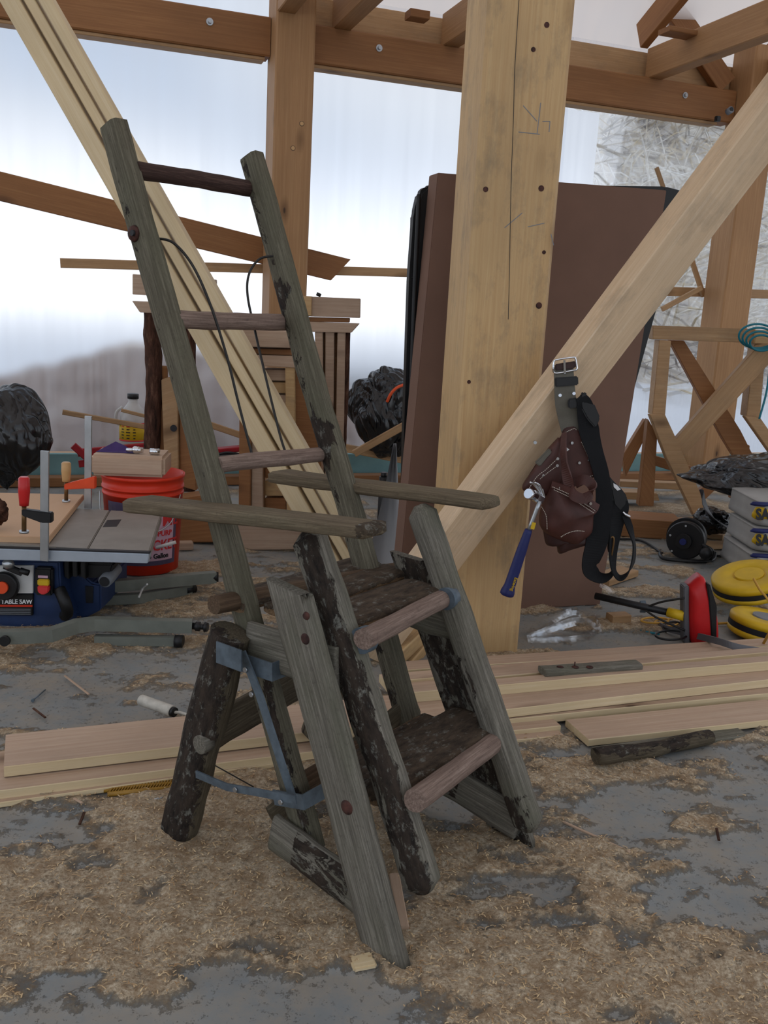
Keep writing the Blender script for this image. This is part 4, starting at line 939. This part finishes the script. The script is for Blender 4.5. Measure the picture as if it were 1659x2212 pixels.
# bucket
bc = G(310, 1247, 0); bc = bc+Vector((bc.x, bc.y, 0)).normalized()*.15; RB, RT, HB = .142, .165, .405
bk = thing('bucket', bc, 'orange red five gallon bucket with printed label behind the table saw', 'bucket')
cyl('pail', bc+Vector((0, 0, .002)), bc+Vector((0, 0, HB)), RB, 'orange', bk, n=48, hollow=True, prof=[(0, 0), (0, .97), (.01, 1), (.80, 1+.8*(RT/RB-1)), (.80, 1.155), (.82, 1.155), (.82, 1.135), (.86, 1.14), (.86, 1.165), (.88, 1.165), (.88, 1.145), (.965, 1.155), (.97, 1.185), (1, 1.185), (1, 1.13), (.5, 1.07), (.02, .96), (.02, 0)])
def oncan(az, z, off=.0015):
    r = RB+(RT-RB)*z/HB+off; return bc+Vector((math.sin(az)*r, -math.cos(az)*r, z))
def wrapplate(name, a0, a1, z0, z1, mat, off, n=14, skew=0):
    V, Fc = [], []
    for i in range(n+1):
        az = a0+(a1-a0)*i/n
        for (z, o_) in ((z0, off), (z1, off), (z1, off-.003), (z0, off-.003)): V.append(oncan(az, z+skew*(az-a0), o_))
    for i in range(n):
        for k in range(4): j = (k+1) % 4; Fc.append((i*4+k, i*4+j, (i+1)*4+j, (i+1)*4+k))
    Fc += [(0, 1, 2, 3), (n*4+3, n*4+2, n*4+1, n*4)]
    return link(name, recalc(mesh(V, Fc)), mat, None, bk)
wrapplate('printed_label', -.75, 1.25, .045, .305, 'label', .002)
wrapplate('label_panel', .22, 1.12, .065, .275, 'pink', .0035)
wrapplate('small_panel', -.50, -.28, .075, .13, 'pink', .0035)
def can_text(txt, size, az0, z0, mat, off=.0045, rot=0.0, sx=1.0):
    def bend(v):
        c_, s_ = math.cos(rot), math.sin(rot); x, y = v.x*c_-v.y*s_, v.x*s_+v.y*c_
        return oncan(az0+x/RT, z0+y, off+v.z)
    lettering(txt, size, mat, Matrix(), bk, bend=bend, bold=.001, sx=sx)
can_text('HOME', .075, .68, .232, 'redprint', sx=.95); can_text('ALL-PURP', .030, .66, .178, 'redprint'); can_text('BUCKET', .062, .68, .128, 'redprint', sx=.85); can_text('5 Gallon', .028, .68, .084, 'ink')
wrapplate('tiny_bucket', -.10, .16, .062, .175, 'orange', .004); wrapplate('tiny_bucket_label', -.06, .12, .085, .12, 'pink', .005)
wrapplate('corner_flash', -.05, .16, .20, .265, 'orange', .004, skew=.12)
can_text('NOW', .022, .06, .232, 'whiteink', .0055, .6); can_text('3.5', .026, .03, .102, 'redprint', .006)
cyl('white_grip', at(338, 1183, bc.y-.165), at(380, 1171, bc.y-.15), .007, 'white', bk, n=14)
tube('bail', [oncan(-1.2, .33, .01), oncan(-.9, .24, .02), oncan(-.3, .19, .03), oncan(.3, .185, .03), oncan(.9, .22, .02), oncan(1.3, .33, .01)], .0025, 'steel', bk)
zb = HB+.004
bb = bc+Vector((-.035, -.04, 0)); blk = box('timber_block', bb+Vector((0, 0, zb+.042)), (.29, .20, .084), 'plank', None, .10, .012)
tag(blk, 'thick worn timber block resting across the orange bucket', 'block')
zt2 = zb+.085
t = thing('purple_cloth', bb+Vector((-.06, 0, zt2)), 'crumpled purple cloth on the timber block', 'cloth'); V = [(-.075, -.05, 0), (.075, -.045, 0), (.07, .05, 0), (-.07, .05, 0), (-.05, -.01, .010), (-.01, .0, .038), (.03, .0, .022), (.055, .0, .006)]
Fc = [(0, 1, 7, 6), (0, 6, 5), (0, 5, 4), (0, 4, 3), (3, 4, 5), (3, 5, 6), (3, 6, 7, 2), (1, 2, 7), (0, 3, 2, 1)]
link('cloth', recalc(mesh(V, Fc)), 'purple', Matrix.Translation(bb+Vector((-.055, 0, zt2+.0005))), t)
t = thing('ratchet_socket', bb+Vector((.04, -.04, zt2)), 'chrome socket wrench head on the timber block beside the purple cloth', 'socket')
c = bb+Vector((.035, -.04, zt2+.015)); cyl('socket_head', c-Vector((.018, 0, 0)), c+Vector((.022, 0, 0)), .0145, 'chrome', t, n=20, prof=[(0, .8), (.1, 1), (.6, 1), (.65, .8), (1, .8)]); cyl('socket_shank', c+Vector((-.045, 0, -.003)), c-Vector((.015, 0, 0)), .008, 'chrome', t, n=12)
t = thing('ratchet_socket', bb+Vector((.10, -.05, zt2)), 'short chrome socket lying at the right end of the timber block', 'socket')
c = bb+Vector((.105, -.05, zt2+.0135)); cyl('socket_barrel', c-Vector((.018, 0, 0)), c+Vector((.020, .004, 0)), .0128, 'chrome', t, n=20); cyl('socket_mouth', c-Vector((.0186, 0, 0)), c-Vector((.0181, 0, 0)), .009, 'ink', t, n=16)
o = box('offcut', G(400, 1178, .02), (.07, .05, .035), 'plank', None, .3); tag(o, 'small pale block on the floor right of the orange bucket', 'offcut')

# ================================================================ TOOL BELT AND HAMMER
YT = 2.69
tb = thing('tool_belt', at(1215, 790, YT), 'brown leather tool belt with black suspenders hanging on the diagonal brace', 'tool belt')
def Q(x, y, o=0.0): return at(x, y, YT+o)
SX = Vector((1, 0, 0))
ribbon('belt_strap', [Q(1217, 792), Q(1219, 830, -.004), Q(1222, 870, .0), Q(1228, 905, .01), Q(1234, 935, .012)], .062, .005, 'belt', [SX, SX, Vector((.98, 0, .1)), Vector((.95, 0, .1))], tb, widths=[.90, .94, 1, .95, .86])
for z_, pts in ((0, ((1195, 795), (1197, 781), (1203, 777), (1238, 772), (1243, 775), (1246, 792), (1245, 799), (1238, 800))),):
    tube('buckle_frame', [Q(x, y, -.012) for x, y in pts]+[Q(1200, 806, -.008), Q(1195, 795, -.012)], .0028, 'chrome', tb)
plate('belt_fold', [Q(*p, -.010) for p in ((1199, 787), (1244, 780), (1247, 790), (1238, 797), (1200, 801))], FRONT, .012, 'leather2', tb, .003)
for (x, y) in ((1220, 803), (1210, 854), (1240, 850)):
    c = Q(x, y, -.008); cyl('rivet', c, c+Vector((0, .006, 0)), .0048, 'chrome', tb, n=14)
ribbon('buckle_tongue', [Q(1219, 778, -.016), Q(1220, 804, -.012)], .006, .003, 'chrome', SX, tb, smoothpath=False)
plate('keeper_loop', [Q(*p, -.014) for p in ((1199, 816), (1249, 813), (1250, 832), (1200, 836))], FRONT, .02, 'black', tb, .003)
plate('clip', [Q(*p, -.016) for p in ((1229, 862), (1248, 859), (1250, 880), (1230, 883), (1227, 874))], FRONT, .012, 'black', tb, .003)
# hip pad
plate('back_pad', [Q(*p, .004) for p in ((1216, 930), (1222, 924), (1242, 921), (1250, 930), (1262, 958), (1276, 990), (1289, 1030), (1262, 1038), (1230, 1060), (1200, 1075), (1170, 1060), (1130, 1060), (1128, 1050), (1160, 1000), (1190, 968), (1212, 945))], FRONT, .010, 'leather', tb, .003)
pillow('tool_pocket', [Q(*p, .0) for p in ((1206, 946), (1216, 952), (1219, 990), (1214, 1040), (1196, 1062), (1165, 1072), (1134, 1062), (1130, 1048), (1150, 1018), (1180, 975))], FRONT, .020, 'leather', tb, amp=.006, seed=2, pw=3)
plate('tape_holder', [Q(*p, -.020) for p in ((1188, 968), (1193, 979), (1167, 1008), (1155, 1000), (1180, 975))], FRONT, .012, 'belt', tb, .003)
pillow('nail_pouch', [Q(*p, -.015) for p in ((1192, 1046), (1228, 1056), (1262, 1078), (1293, 1097), (1284, 1112), (1280, 1150), (1262, 1166), (1240, 1178), (1200, 1165), (1172, 1145), (1168, 1118), (1180, 1075))], FRONT, .050, 'leather', tb, amp=.010, seed=4, pw=2.6, back=.03)
pillow('lower_pouch', [Q(*p, .0) for p in ((1172, 1130), (1200, 1150), (1250, 1160), (1284, 1140), (1282, 1170), (1258, 1180), (1230, 1188), (1208, 1196), (1202, 1180), (1182, 1178), (1176, 1160))], FRONT, .035, 'leather2', tb, amp=.010, seed=6)
ribbon('pouch_rim', [Q(1192, 1046, -.035), Q(1230, 1060, -.062), Q(1262, 1079, -.062), Q(1292, 1097, -.035)], .020, .006, 'leather', Vector((-.2, 0, 1)), tb)
ribbon('front_strap', [Q(1219, 935, -.01), Q(1217, 965, -.03), Q(1219, 1000, -.045), Q(1226, 1035, -.055), Q(1234, 1066, -.06)], .030, .005, 'leather', [Vector((.5, -.8, 0)), Vector((.3, -.9, 0)), SX], tb, widths=[.5, .8, 1.1, 1, .8])
ribbon('hammer_loop', [Q(1243, 1044, -.04), Q(1262, 1036, -.055), Q(1279, 1048, -.07), Q(1278, 1066, -.085), Q(1260, 1077, -.095), Q(1240, 1070, -.085), Q(1232, 1056, -.06)], .030, .005, 'leather', Vector((.25, .1, 1)), tb)
for (x, y, o_) in ((1205, 991, -.022), (1204, 1006, -.022), (1173, 1027, -.02), (1211, 1054, -.05), (1276, 1088, -.062), (1273, 994, -.002), (1252, 1000, -.002), (1236, 957, -.002)):
    c = Q(x, y, o_-.002); cyl('rivet', c, c+Vector((0, .005, 0)), .0042, 'chrome', tb, n=12)
def stitches(pts, o_, n):
    p = catmull([Q(x, y, o_) for x, y in pts], 12); bmv, bmf = [], []
    L = [0]
    for a, b in zip(p, p[1:]): L.append(L[-1]+(b-a).length)
    for k in range(n):
        s_ = L[-1]*(k+.2)/n; i = max(j for j in range(len(L)) if L[j] <= s_); i = min(i, len(p)-2); a = p[i].lerp(p[i+1], (s_-L[i])/max(1e-6, L[i+1]-L[i])); d = (p[i+1]-p[i]).normalized()*(L[-1]/n*.3); u = Vector((0, 0, 1)).cross(Vector((0, 1, 0))); u = d.cross(Vector((0, 1, 0))).normalized()*.0009
        b_ = len(bmv); bmv += [a-d-u, a+d-u, a+d+u, a-d+u]+[v+Vector((0, .002, 0)) for v in (a-d-u, a+d-u, a+d+u, a-d+u)]
        bmf += [(b_, b_+1, b_+2, b_+3), (b_+7, b_+6, b_+5, b_+4), (b_, b_+4, b_+5, b_+1), (b_+1, b_+5, b_+6, b_+2), (b_+2, b_+6, b_+7, b_+3), (b_+3, b_+7, b_+4, b_)]
    link('stitching', mesh(bmv, bmf), 'stitch', None, tb)
stitches(((1194, 1052), (1230, 1068), (1262, 1088), (1287, 1104)), -.067, 30); stitches(((1197, 1058), (1230, 1074), (1260, 1093), (1284, 1109)), -.067, 28)
stitches(((1212, 1160), (1226, 1152), (1244, 1147), (1264, 1148)), -.060, 16); stitches(((1170, 1095), (1180, 1115), (1182, 1145)), -.045, 14)
stitches(((1202, 993), (1180, 1014), (1160, 1030), (1140, 1060)), -.022, 20); stitches(((1203, 1007), (1185, 1020), (1165, 1036)), -.022, 12)
stitches(((1256, 955), (1270, 985), (1280, 1015), (1286, 1030)), -.001, 22); stitches(((1284, 1026), (1262, 1034), (1250, 1044)), -.001, 10); stitches(((1222, 934), (1240, 926), (1246, 930)), -.001, 8)
plate('white_tag', [Q(*p, -.012) for p in ((1223, 966), (1230, 971), (1222, 977))], FRONT, .002, 'whiteink', tb)
# suspenders
ribbon('suspender', [Q(1252, 856, -.02), Q(1262, 870, -.02), Q(1268, 905, -.01), Q(1276, 945, -.008), Q(1288, 985, -.01), Q(1300, 1030, -.01), Q(1305, 1080, -.015), Q(1298, 1130, -.02), Q(1288, 1175, -.02), Q(1276, 1215, -.02), Q(1278, 1234, -.01), Q(1296, 1245, .005), Q(1316, 1240, .02), Q(1325, 1225, .03), Q(1322, 1200, .03), Q(1318, 1180, .03), Q(1326, 1150, .03), Q(1333, 1110, .02)], .048, .004, 'web', [SX, SX, Vector((.95, .2, .1)), SX, SX, Vector((.8, .5, .1)), Vector((.6, .7, .2)), Vector((.3, .9, .2)), Vector((.6, .7, 0)), SX], tb, widths=[.5, 1, 1.25, 1, .95, 1.1, 1.4, 1.3, 1, 1, .8, .6, .6, .8])
ribbon('suspender', [Q(1318, 1048, 0), Q(1332, 1070, .0), Q(1340, 1095, -.004), Q(1334, 1120, 0), Q(1328, 1160, 0), Q(1324, 1200, 0), Q(1326, 1232, -.01), Q(1338, 1248, -.01), Q(1354, 1240, -.01), Q(1367, 1215, -.005), Q(1370, 1180, 0), Q(1362, 1145, 0), Q(1350, 1112, 0)], .040, .004, 'web', [SX, SX, Vector((.8, .5, 0)), Vector((.7, .7, 0)), Vector((.3, .9, .3)), Vector((.5, .8, .3)), Vector((.4, .9, 0)), SX], tb, widths=[.6, 1.2, 1.5, 1.1, .7, .8, 1, .7, .5])
plate('clip_pad', [Q(*p, -.022) for p in ((1254, 851), (1262, 846), (1270, 852), (1271, 868), (1284, 872), (1297, 902), (1292, 916), (1286, 925), (1268, 905), (1255, 880))], FRONT, .014, 'black', tb, .004)
plate('clip_pad', [Q(*p, -.008) for p in ((1312, 1034), (1318, 1030), (1326, 1040), (1342, 1055), (1355, 1072), (1354, 1090), (1340, 1106), (1326, 1090), (1320, 1060))], FRONT, .014, 'black', tb, .004)
plate('paper_tag', [Q(*p, -.012) for p in ((1325, 1044), (1333, 1048), (1341, 1057), (1334, 1060), (1326, 1052))], FRONT, .003, 'whiteink', tb)
tube('swivel_clip', [Q(1346, 1106, -.006), Q(1352, 1112, -.01), Q(1360, 1116, -.006), Q(1350, 1110, -.004)], .0035, 'chrome', tb)
tube('slide_ring', [Q(1317, 1163, -.01), Q(1324, 1160, -.012), Q(1326, 1170, -.012), Q(1321, 1200, -.006)], .003, 'brass', tb)
hm = thing('claw_hammer', Q(1160, 1070, -.05), 'claw hammer with a blue grip hanging from the tool belt', 'hammer')
YO = -.060
cyl('hammer_face', Q(1141, 1066, YO-.03), Q(1156, 1072, YO), .016, 'chrome', hm, n=22, prof=[(0, .9), (.1, 1), (.4, 1), (.5, .75), (1, .8)])
bar('head', Q(1150, 1068, YO-.008), Q(1168, 1080, YO+.02), .024, .028, 'chrome', hm, ch=.006); 
for s_ in (-1, 1): tube('claw', [Q(1166, 1080, YO+.012), Q(1172+s_*2, 1070+s_*3, YO+.02), Q(1160+s_*6, 1048+s_*2, YO+.01), Q(1150+s_*5, 1042, YO)], lambda t: .008*(1-.6*t), 'chrome', hm, n=10)
log('shaft', Q(1166, 1082, YO), Q(1141, 1148, YO), .012, .016, 'steel', hm, amp=.0, n=12, segs=4, up=FRONT)
p0_, p1_ = Q(1142, 1144, YO), Q(1094, 1286, YO)
cyl('grip', p0_, p1_, .0165, 'navy', hm, n=24, prof=[(0, .62), (.05, .72), (.3, .92), (.6, .98), (.85, 1.02), (.94, 1.30), (.985, 1.30), (1, 1.05)])
plate('yellow_band', [Q(*p, YO-.010) for p in ((1150, 1128), (1158, 1130), (1154, 1144), (1146, 1142))], FRONT, .004, 'yellow', hm)
M['ylett'] = M['yellow']
d_ = (p1_-p0_).normalized(); lm = face_mtx(p0_.lerp(p1_, .80)+Vector((.007, -.0190, 0)), d_, Vector((0, -1, 0)).cross(d_)*-1 if False else d_.cross(Vector((0, -1, 0)))*-1)
lettering('Estwing', .014, 'ylett', lm, hm, th=.0015)

# ================================================================ RIGHT-HAND SIDE
xt = thing('braced_trestle', at(1480, 1105, 5.35), 'timber trestle with crossed braces standing before the corner post', 'trestle')
YX = 5.35
P4('top_rail', ((1410, 703), (1632, 711), (1630, 741), (1410, 733)), YX, .09, 'pine', xt)
P4('top_rail_end', ((1632, 712), (1700, 716), (1698, 746), (1630, 742)), YX-.02, .09, 'post', xt)
P4('post', ((1424, 735), (1450, 736), (1437, 898), (1409, 896)), YX-.005, .10, 'pine', xt)
P4('post', ((1630, 742), (1655, 743), (1642, 902), (1612, 900)), YX-.005, .10, 'pine', xt)
P4('cross_brace', ((1446, 735), (1478, 736), (1600, 930), (1640, 1010), (1612, 1030), (1560, 945)), YX+.10, .05, 'beam', xt)
P4('cross_brace', ((1454, 955), (1640, 745), (1672, 742), (1672, 775), (1478, 985)), YX-.06, .05, 'pine', xt)
P4('spread_leg', ((1404, 896), (1437, 896), (1478, 985), (1524, 1092), (1500, 1116), (1440, 990)), YX-.07, .06, 'pine', xt)
P4('spread_leg', ((1610, 900), (1642, 902), (1700, 985), (1680, 1000)), YX-.07, .06, 'pine', xt)
P4('lower_post', ((1400, 905), (1420, 940), (1412, 1094), (1380, 1093)), YX+.0, .07, 'beam', xt)
P4('rear_leg', ((1345, 985), (1394, 905), (1404, 925), (1352, 1030)), YX+.15, .06, 'beam', xt)
P4('lower_rail', ((1416, 985), (1500, 1010), (1500, 1032), (1414, 1006)), YX+.12, .05, 'beam', xt)
P4('lower_rail', ((1500, 1070), (1612, 965), (1622, 985), (1512, 1090)), YX+.12, .05, 'beam', xt)
P4('rear_post', ((1590, 960), (1620, 962), (1612, 1080), (1580, 1078)), YX+.2, .06, 'beam', xt)
t = thing('teal_hose', at(1640, 715, 5.28), 'coiled teal air hose hung over the right end of the braced trestle', 'hose')
for k in range(4):
    c = (1636+3*k, 726); rx, ry = 40-5*k, 26-3*k
    tube('hose_loop', [at(c[0]+rx*math.cos(a), c[1]+ry*math.sin(a)+5*k, 5.24+.02*math.sin(a)-.01*k) for a in np.linspace(0, 2*math.pi, 14)], .006, 'teal', t)
tube('hose_tail', [at(1668, 740, 5.24), at(1662, 800, 5.26), at(1655, 850, 5.25), at(1640, 905, 5.24)], .006, 'teal', t)
for (pts, Y, dep, lab) in ((((1340, 1040), (1500, 1046), (1500, 1060), (1340, 1052)), 5.9, .1, 'pale board lying behind the feet of the braced trestle'), (((1300, 1062), (1420, 1066), (1425, 1082), (1300, 1076)), 5.6, .14, 'pale board on the floor left of the braced trestle')):
    o = plate('floor_board', [at(x, y, Y) for x, y in pts], FRONT, dep, 'pine', None, .003); tag(o, lab, 'board')
# heavy timber and scraps
def ftimber(name, a, b, w_, h_, mat, lab, cat='offcut', z=0.0):
    p, q = G(a[0], a[1], z+.002), G(b[0], b[1], z+.002); d = (q-p).normalized(); away = Vector((-d.y, d.x, 0)); off = away*w_/2+Vector((0, 0, h_/2))
    return tag(bar(name, p+off, q+off, w_, h_, mat, ch=.003), lab, cat)
ftimber('heavy_timber', (1330, 1158), (1470, 1168), .22, .10, 'beam', 'short heavy timber lying behind the black cable reel', 'timber')
ftimber('short_board', (1475, 1140), (1660, 1128), .16, .02, 'pine', 'short pale board on the floor behind the black cable reel', 'board')
ftimber('short_board', (1530, 1188), (1640, 1183), .10, .02, 'pine', 'short pale board on the floor right of the black cable reel', 'board')
ftimber('short_board', (1505, 1160), (1560, 1168), .12, .03, 'pine', 'stubby pale offcut touching the top of the black cable reel')
ftimber('offcut', (1315, 1268), (1378, 1246), .10, .03, 'pine', 'brown offcut on the floor beneath the hanging suspenders')
ftimber('offcut', (1322, 1352), (1362, 1350), .05, .038, 'pine', 'small tan wedge beside the clear plastic wrap')
ftimber('offcut', (1610, 1160), (1650, 1172), .06, .03, 'plank', 'little pale offcut in front of the grey sacks')
# cable reel
cr = thing('cable_reel', G(1480, 1205), 'black cable reel lying on the floor behind the red floor brush', 'reel')
c = at(1478, 1172, 4.30); c.z = max(c.z, .10)
cyl('reel_flange', c, c+Vector((.02, .03, 0)), .092, 'black', cr, n=36, prof=[(0, .95), (.3, 1), (1, 1)]); cyl('reel_hub', c-Vector((.012, .018, 0)), c, .038, 'dullblack', cr); cyl('blue_cap', c-Vector((.016, .024, 0)), c-Vector((.010, .015, 0)), .016, 'navy', cr, n=16)
cyl('reel_back', c+Vector((.03, .08, 0)), c+Vector((.05, .11, 0)), .095, 'black', cr, n=36); cyl('wound_cable', c+Vector((.02, .03, 0)), c+Vector((.03, .08, 0)), .075, 'web', cr, n=30)
for a in (.5, 1.6, 2.8, 3.9, 5.2): q = c+Vector((math.cos(a)*.075, 0, math.sin(a)*.075))-Vector((.002, .003, 0)); cyl('rivet', q, q-Vector((0, .003, 0)), .005, 'steel', cr, n=8)
tube('reel_frame', [G(1425, 1195, .02), G(1440, 1208, .012), G(1530, 1212, .012), G(1545, 1195, .02)], .009, 'black', cr)
tube('reel_frame', [c+Vector((.09, .02, 0)), at(1520, 1178, 4.25), at(1538, 1190, 4.25), G(1535, 1208, .02)], .010, 'black', cr); ball('reel_grip', at(1525, 1195, 4.22), (.032, .03, .032), 'black', cr, .1, 2, sub=2)
tube('reel_cable', [G(1430, 1195, .008), G(1385, 1168, .008), G(1330, 1164, .008)], .006, 'black', cr); tube('reel_cable', [G(1540, 1200, .008), G(1580, 1205, .008), G(1612, 1218, .008)], .006, 'black', cr)
# rubbish bag / tarp, curled mat, sacks
t = thing('rubbish_bag', at(1620, 1105, 4.5), 'crumpled shiny black plastic draped at the right edge above the grey sacks', 'bag')
ball('plastic', at(1640, 1035, 4.55), (.35, .26, .145), 'blackbag', t, .30, 1.5, 23, 5, lambda p: Vector((p.x, p.y, p.z*(.75+.35*p.x))), .09)
t = thing('curled_mat', G(1580, 1140), 'curled grey and black rubber sheet lying under the black plastic', 'mat')
ribbon('mat_sheet', [at(1522, 1098, 4.7), at(1540, 1118, 4.62), at(1575, 1138, 4.58), at(1620, 1143, 4.58), at(1700, 1142, 4.60)], .26, .004, 'greyhose', Vector((0, 1, 0)), t); 
t = thing('plastic_heap', G(1555, 1155), 'low heap of black plastic beneath the curled grey sheet', 'bag')
ball('plastic', at(1540, 1125, 4.75), (.10, .12, .07), 'blackbag', t, .2, 2, 31, 4, None, .15)
for k, (x0, y0, y1, Y, txt, lab) in enumerate(((1612, 1192, 1246, 3.95, 'ZIS', 'lowest grey paper sack with a yellow label at the right edge'), (1626, 1138, 1190, 3.97, 'SAKR', 'middle grey paper sack with a yellow label at the right edge'), (1630, 1080, 1136, 4.0, 'SAKR', 'top grey paper sack of the pile, under the black plastic'))):
    t = thing('paper_sack', G(1660, 1246) if k == 0 else at(1660, y1, Y), lab, 'sack', 'grey paper sacks')
    pillow('sack_body', [at(x0+4, y0+4, Y), at(x0+14, y0, Y), at(1740, y0+4, Y), at(1744, (y0+y1)/2, Y), at(1740, y1+2, Y), at(x0+4, y1-2, Y), at(x0, (y0+y1)/2, Y)], FRONT, .055, 'bagpaper', t, back=.30, pw=6)
    pillow('yellow_label', [at(1634, y0+16, Y-.045), at(1740, y0+22, Y-.045), at(1738, y1-8, Y-.045), at(1632, y1-14, Y-.045)], FRONT, .014, 'yellow', t, rings=2, pw=8)
    m_ = face_mtx(at(1664, (y0+y1)/2+4, Y-.0605), CR, CU); lettering(txt, .066, 'ink', m_, t, bold=.003, sx=.8)
    pillow('dark_band', [at(1628, y0+4, Y-.045), at(1740, y0+10, Y-.045), at(1740, y0+18, Y-.045), at(1630, y0+13, Y-.045)], FRONT, .010, 'navy', t, rings=2, pw=8)
# floor brush
fbz = thing('floor_brush', G(1510, 1400), 'red floor brush with a black and yellow pole lying on the floor', 'brush')
YB2 = 3.12
cyl('pole', at(1286, 1287, 3.30), at(1445, 1323, 3.16), .013, 'black', fbz, n=18); cyl('pole_collar', at(1443, 1322, 3.165), at(1478, 1331, 3.13), .018, 'yellow', fbz, n=20)
P4('rubber_strip', ((1477, 1268), (1489, 1266), (1490, 1398), (1478, 1390)), YB2, .05, 'greyhose', fbz)
pillow('brush_head', [at(x, y, YB2) for x, y in ((1489, 1268), (1516, 1246), (1527, 1262), (1540, 1300), (1550, 1340), (1549, 1398), (1520, 1398), (1495, 1390), (1489, 1340))], FRONT, .030, 'red', fbz, back=.06, pw=4)
P4('bristle_block', ((1527, 1262), (1534, 1262), (1549, 1310), (1548, 1392), (1538, 1388), (1532, 1300)), YB2-.035, .04, 'dullblack', fbz)
tube('wire_brace', [at(1395, 1312, 3.2), at(1430, 1300, 3.16), at(1478, 1292, 3.12)], .004, 'wire', fbz); tube('wire_brace', [at(1392, 1316, 3.2), at(1420, 1335, 3.16), at(1480, 1362, 3.12)], .004, 'wire', fbz)
ribbon('pole_clip', [at(1388, 1298, 3.22), at(1392, 1312, 3.2), at(1388, 1322, 3.22)], .02, .006, 'galv', Vector((1, 0, 0)), fbz, smoothpath=False)
t = thing('grey_hose', G(1500, 1380), 'flat grey hose snaking in front of the red brush to the right edge', 'hose')
ribbon('hose', [G(1422, 1348, .012), G(1440, 1358, .012), G(1500, 1372, .03), G(1555, 1386, .08), G(1610, 1402, .08), G(1720, 1414, .05)], .022, .010, 'greyhose', Vector((0, .6, 1)), t)
t = thing('strap_tangle', G(1430, 1345), 'tangle of dark straps on the floor left of the red brush', 'strap')
for k, (cx, cy, rx, ry) in enumerate(((1440, 1345, 26, 8), (1455, 1352, 22, 9), (1415, 1340, 30, 6), (1450, 1372, 34, 10))):
    tube('strap_loop', [G(cx+rx*math.cos(a), cy+ry*math.sin(a), .008+.006*k) for a in np.linspace(.3, 2*math.pi, 10)], .004, 'black' if k % 2 else 'ycord', t)
tube('green_tie', [G(1384, 1362, .006), G(1402, 1366, .006), G(1425, 1370, .006)], .004, 'teal', t)
# yellow webbing drums
for k, (px, py, r_, h_, tilt, lab) in enumerate(((1668, 1372, .125, .075, .10, 'lower yellow and black drum at the right edge'), (1650, 1338, .145, .075, -.30, 'upper yellow and black drum leaning at the right edge'))):
    b_ = G(px, py+22 if k == 0 else py+10, 0.004); b_ = b_+Vector((0, .10, 0))
    if k: b_ = b_+Vector((0, .06, .085))
    ax = Vector((tilt, -.12*k, 1)).normalized()
    t = thing('webbing_drum', b_, lab, 'drum')
    cyl('drum', b_, b_+ax*h_, r_, 'yellow', t, n=40, prof=[(0, .90), (.12, 1), (.36, 1), (.36, .985), (.64, .985), (.64, 1), (.9, 1), (1, .92), (1, .45), (.9, .42)])
    cyl('black_band', b_+ax*h_*.36, b_+ax*h_*.64, r_*1.003, 'ink', t, n=40, hollow=True); cyl('drum_hub', b_+ax*h_*.8, b_+ax*h_*1.04, r_*.38, 'greyp' if k == 0 else 'yellow', t)
t = thing('yellow_cord', G(1650, 1400), 'thin yellow cord looping over the yellow drums', 'cord')
tube('cord', [at(1628, 1250, 3.05), at(1642, 1275, 3.0), at(1655, 1290, 2.98), at(1680, 1330, 2.95)], .004, 'ycord', t); tube('cord', [G(1640, 1405, .01), G(1652, 1385, .06), G(1665, 1360, .12)], .005, 'ycord', t); tube('cord', [G(1552, 1347, .01), G(1575, 1346, .01), G(1600, 1347, .02)], .005, 'ycord', t)
# clear plastic wrap
t = thing('clear_wrap', G(1240, 1350), 'loose coil of clear plastic wrap on the floor at the foot of the brown panels', 'wrap')
for k in range(14):
    o1, o2 = random.uniform(-14, 14), random.uniform(-9, 9)
    pts = [G(1150+o1, 1372+o2, .01), G(1190+o1, 1352+o2*2, .03), G(1245, 1335+o2*2, .06), G(1290+o2, 1345+o1, .03), G(1285+o1, 1368+o2, .01), G(1220+o2, 1378+o2, .008), G(1152+o1, 1380+o2*.6, .006)]
    ribbon('wrap_strand', pts, random.uniform(.006, .022), .0008, 'wrap', Vector((random.uniform(-.3, .3), .3, 1)), t)
for k in range(4):
    pts = [at(1296+3*k, 1262+2*k, 3.35), at(1318+3*k, 1280, 3.34), at(1328+2*k, 1308, 3.33), at(1318+2*k, 1335, 3.32), at(1290+2*k, 1362, 3.31)]
    ribbon('wrap_strand', pts, .035, .0008, 'wrap', Vector((.4, 1, .2)), t)
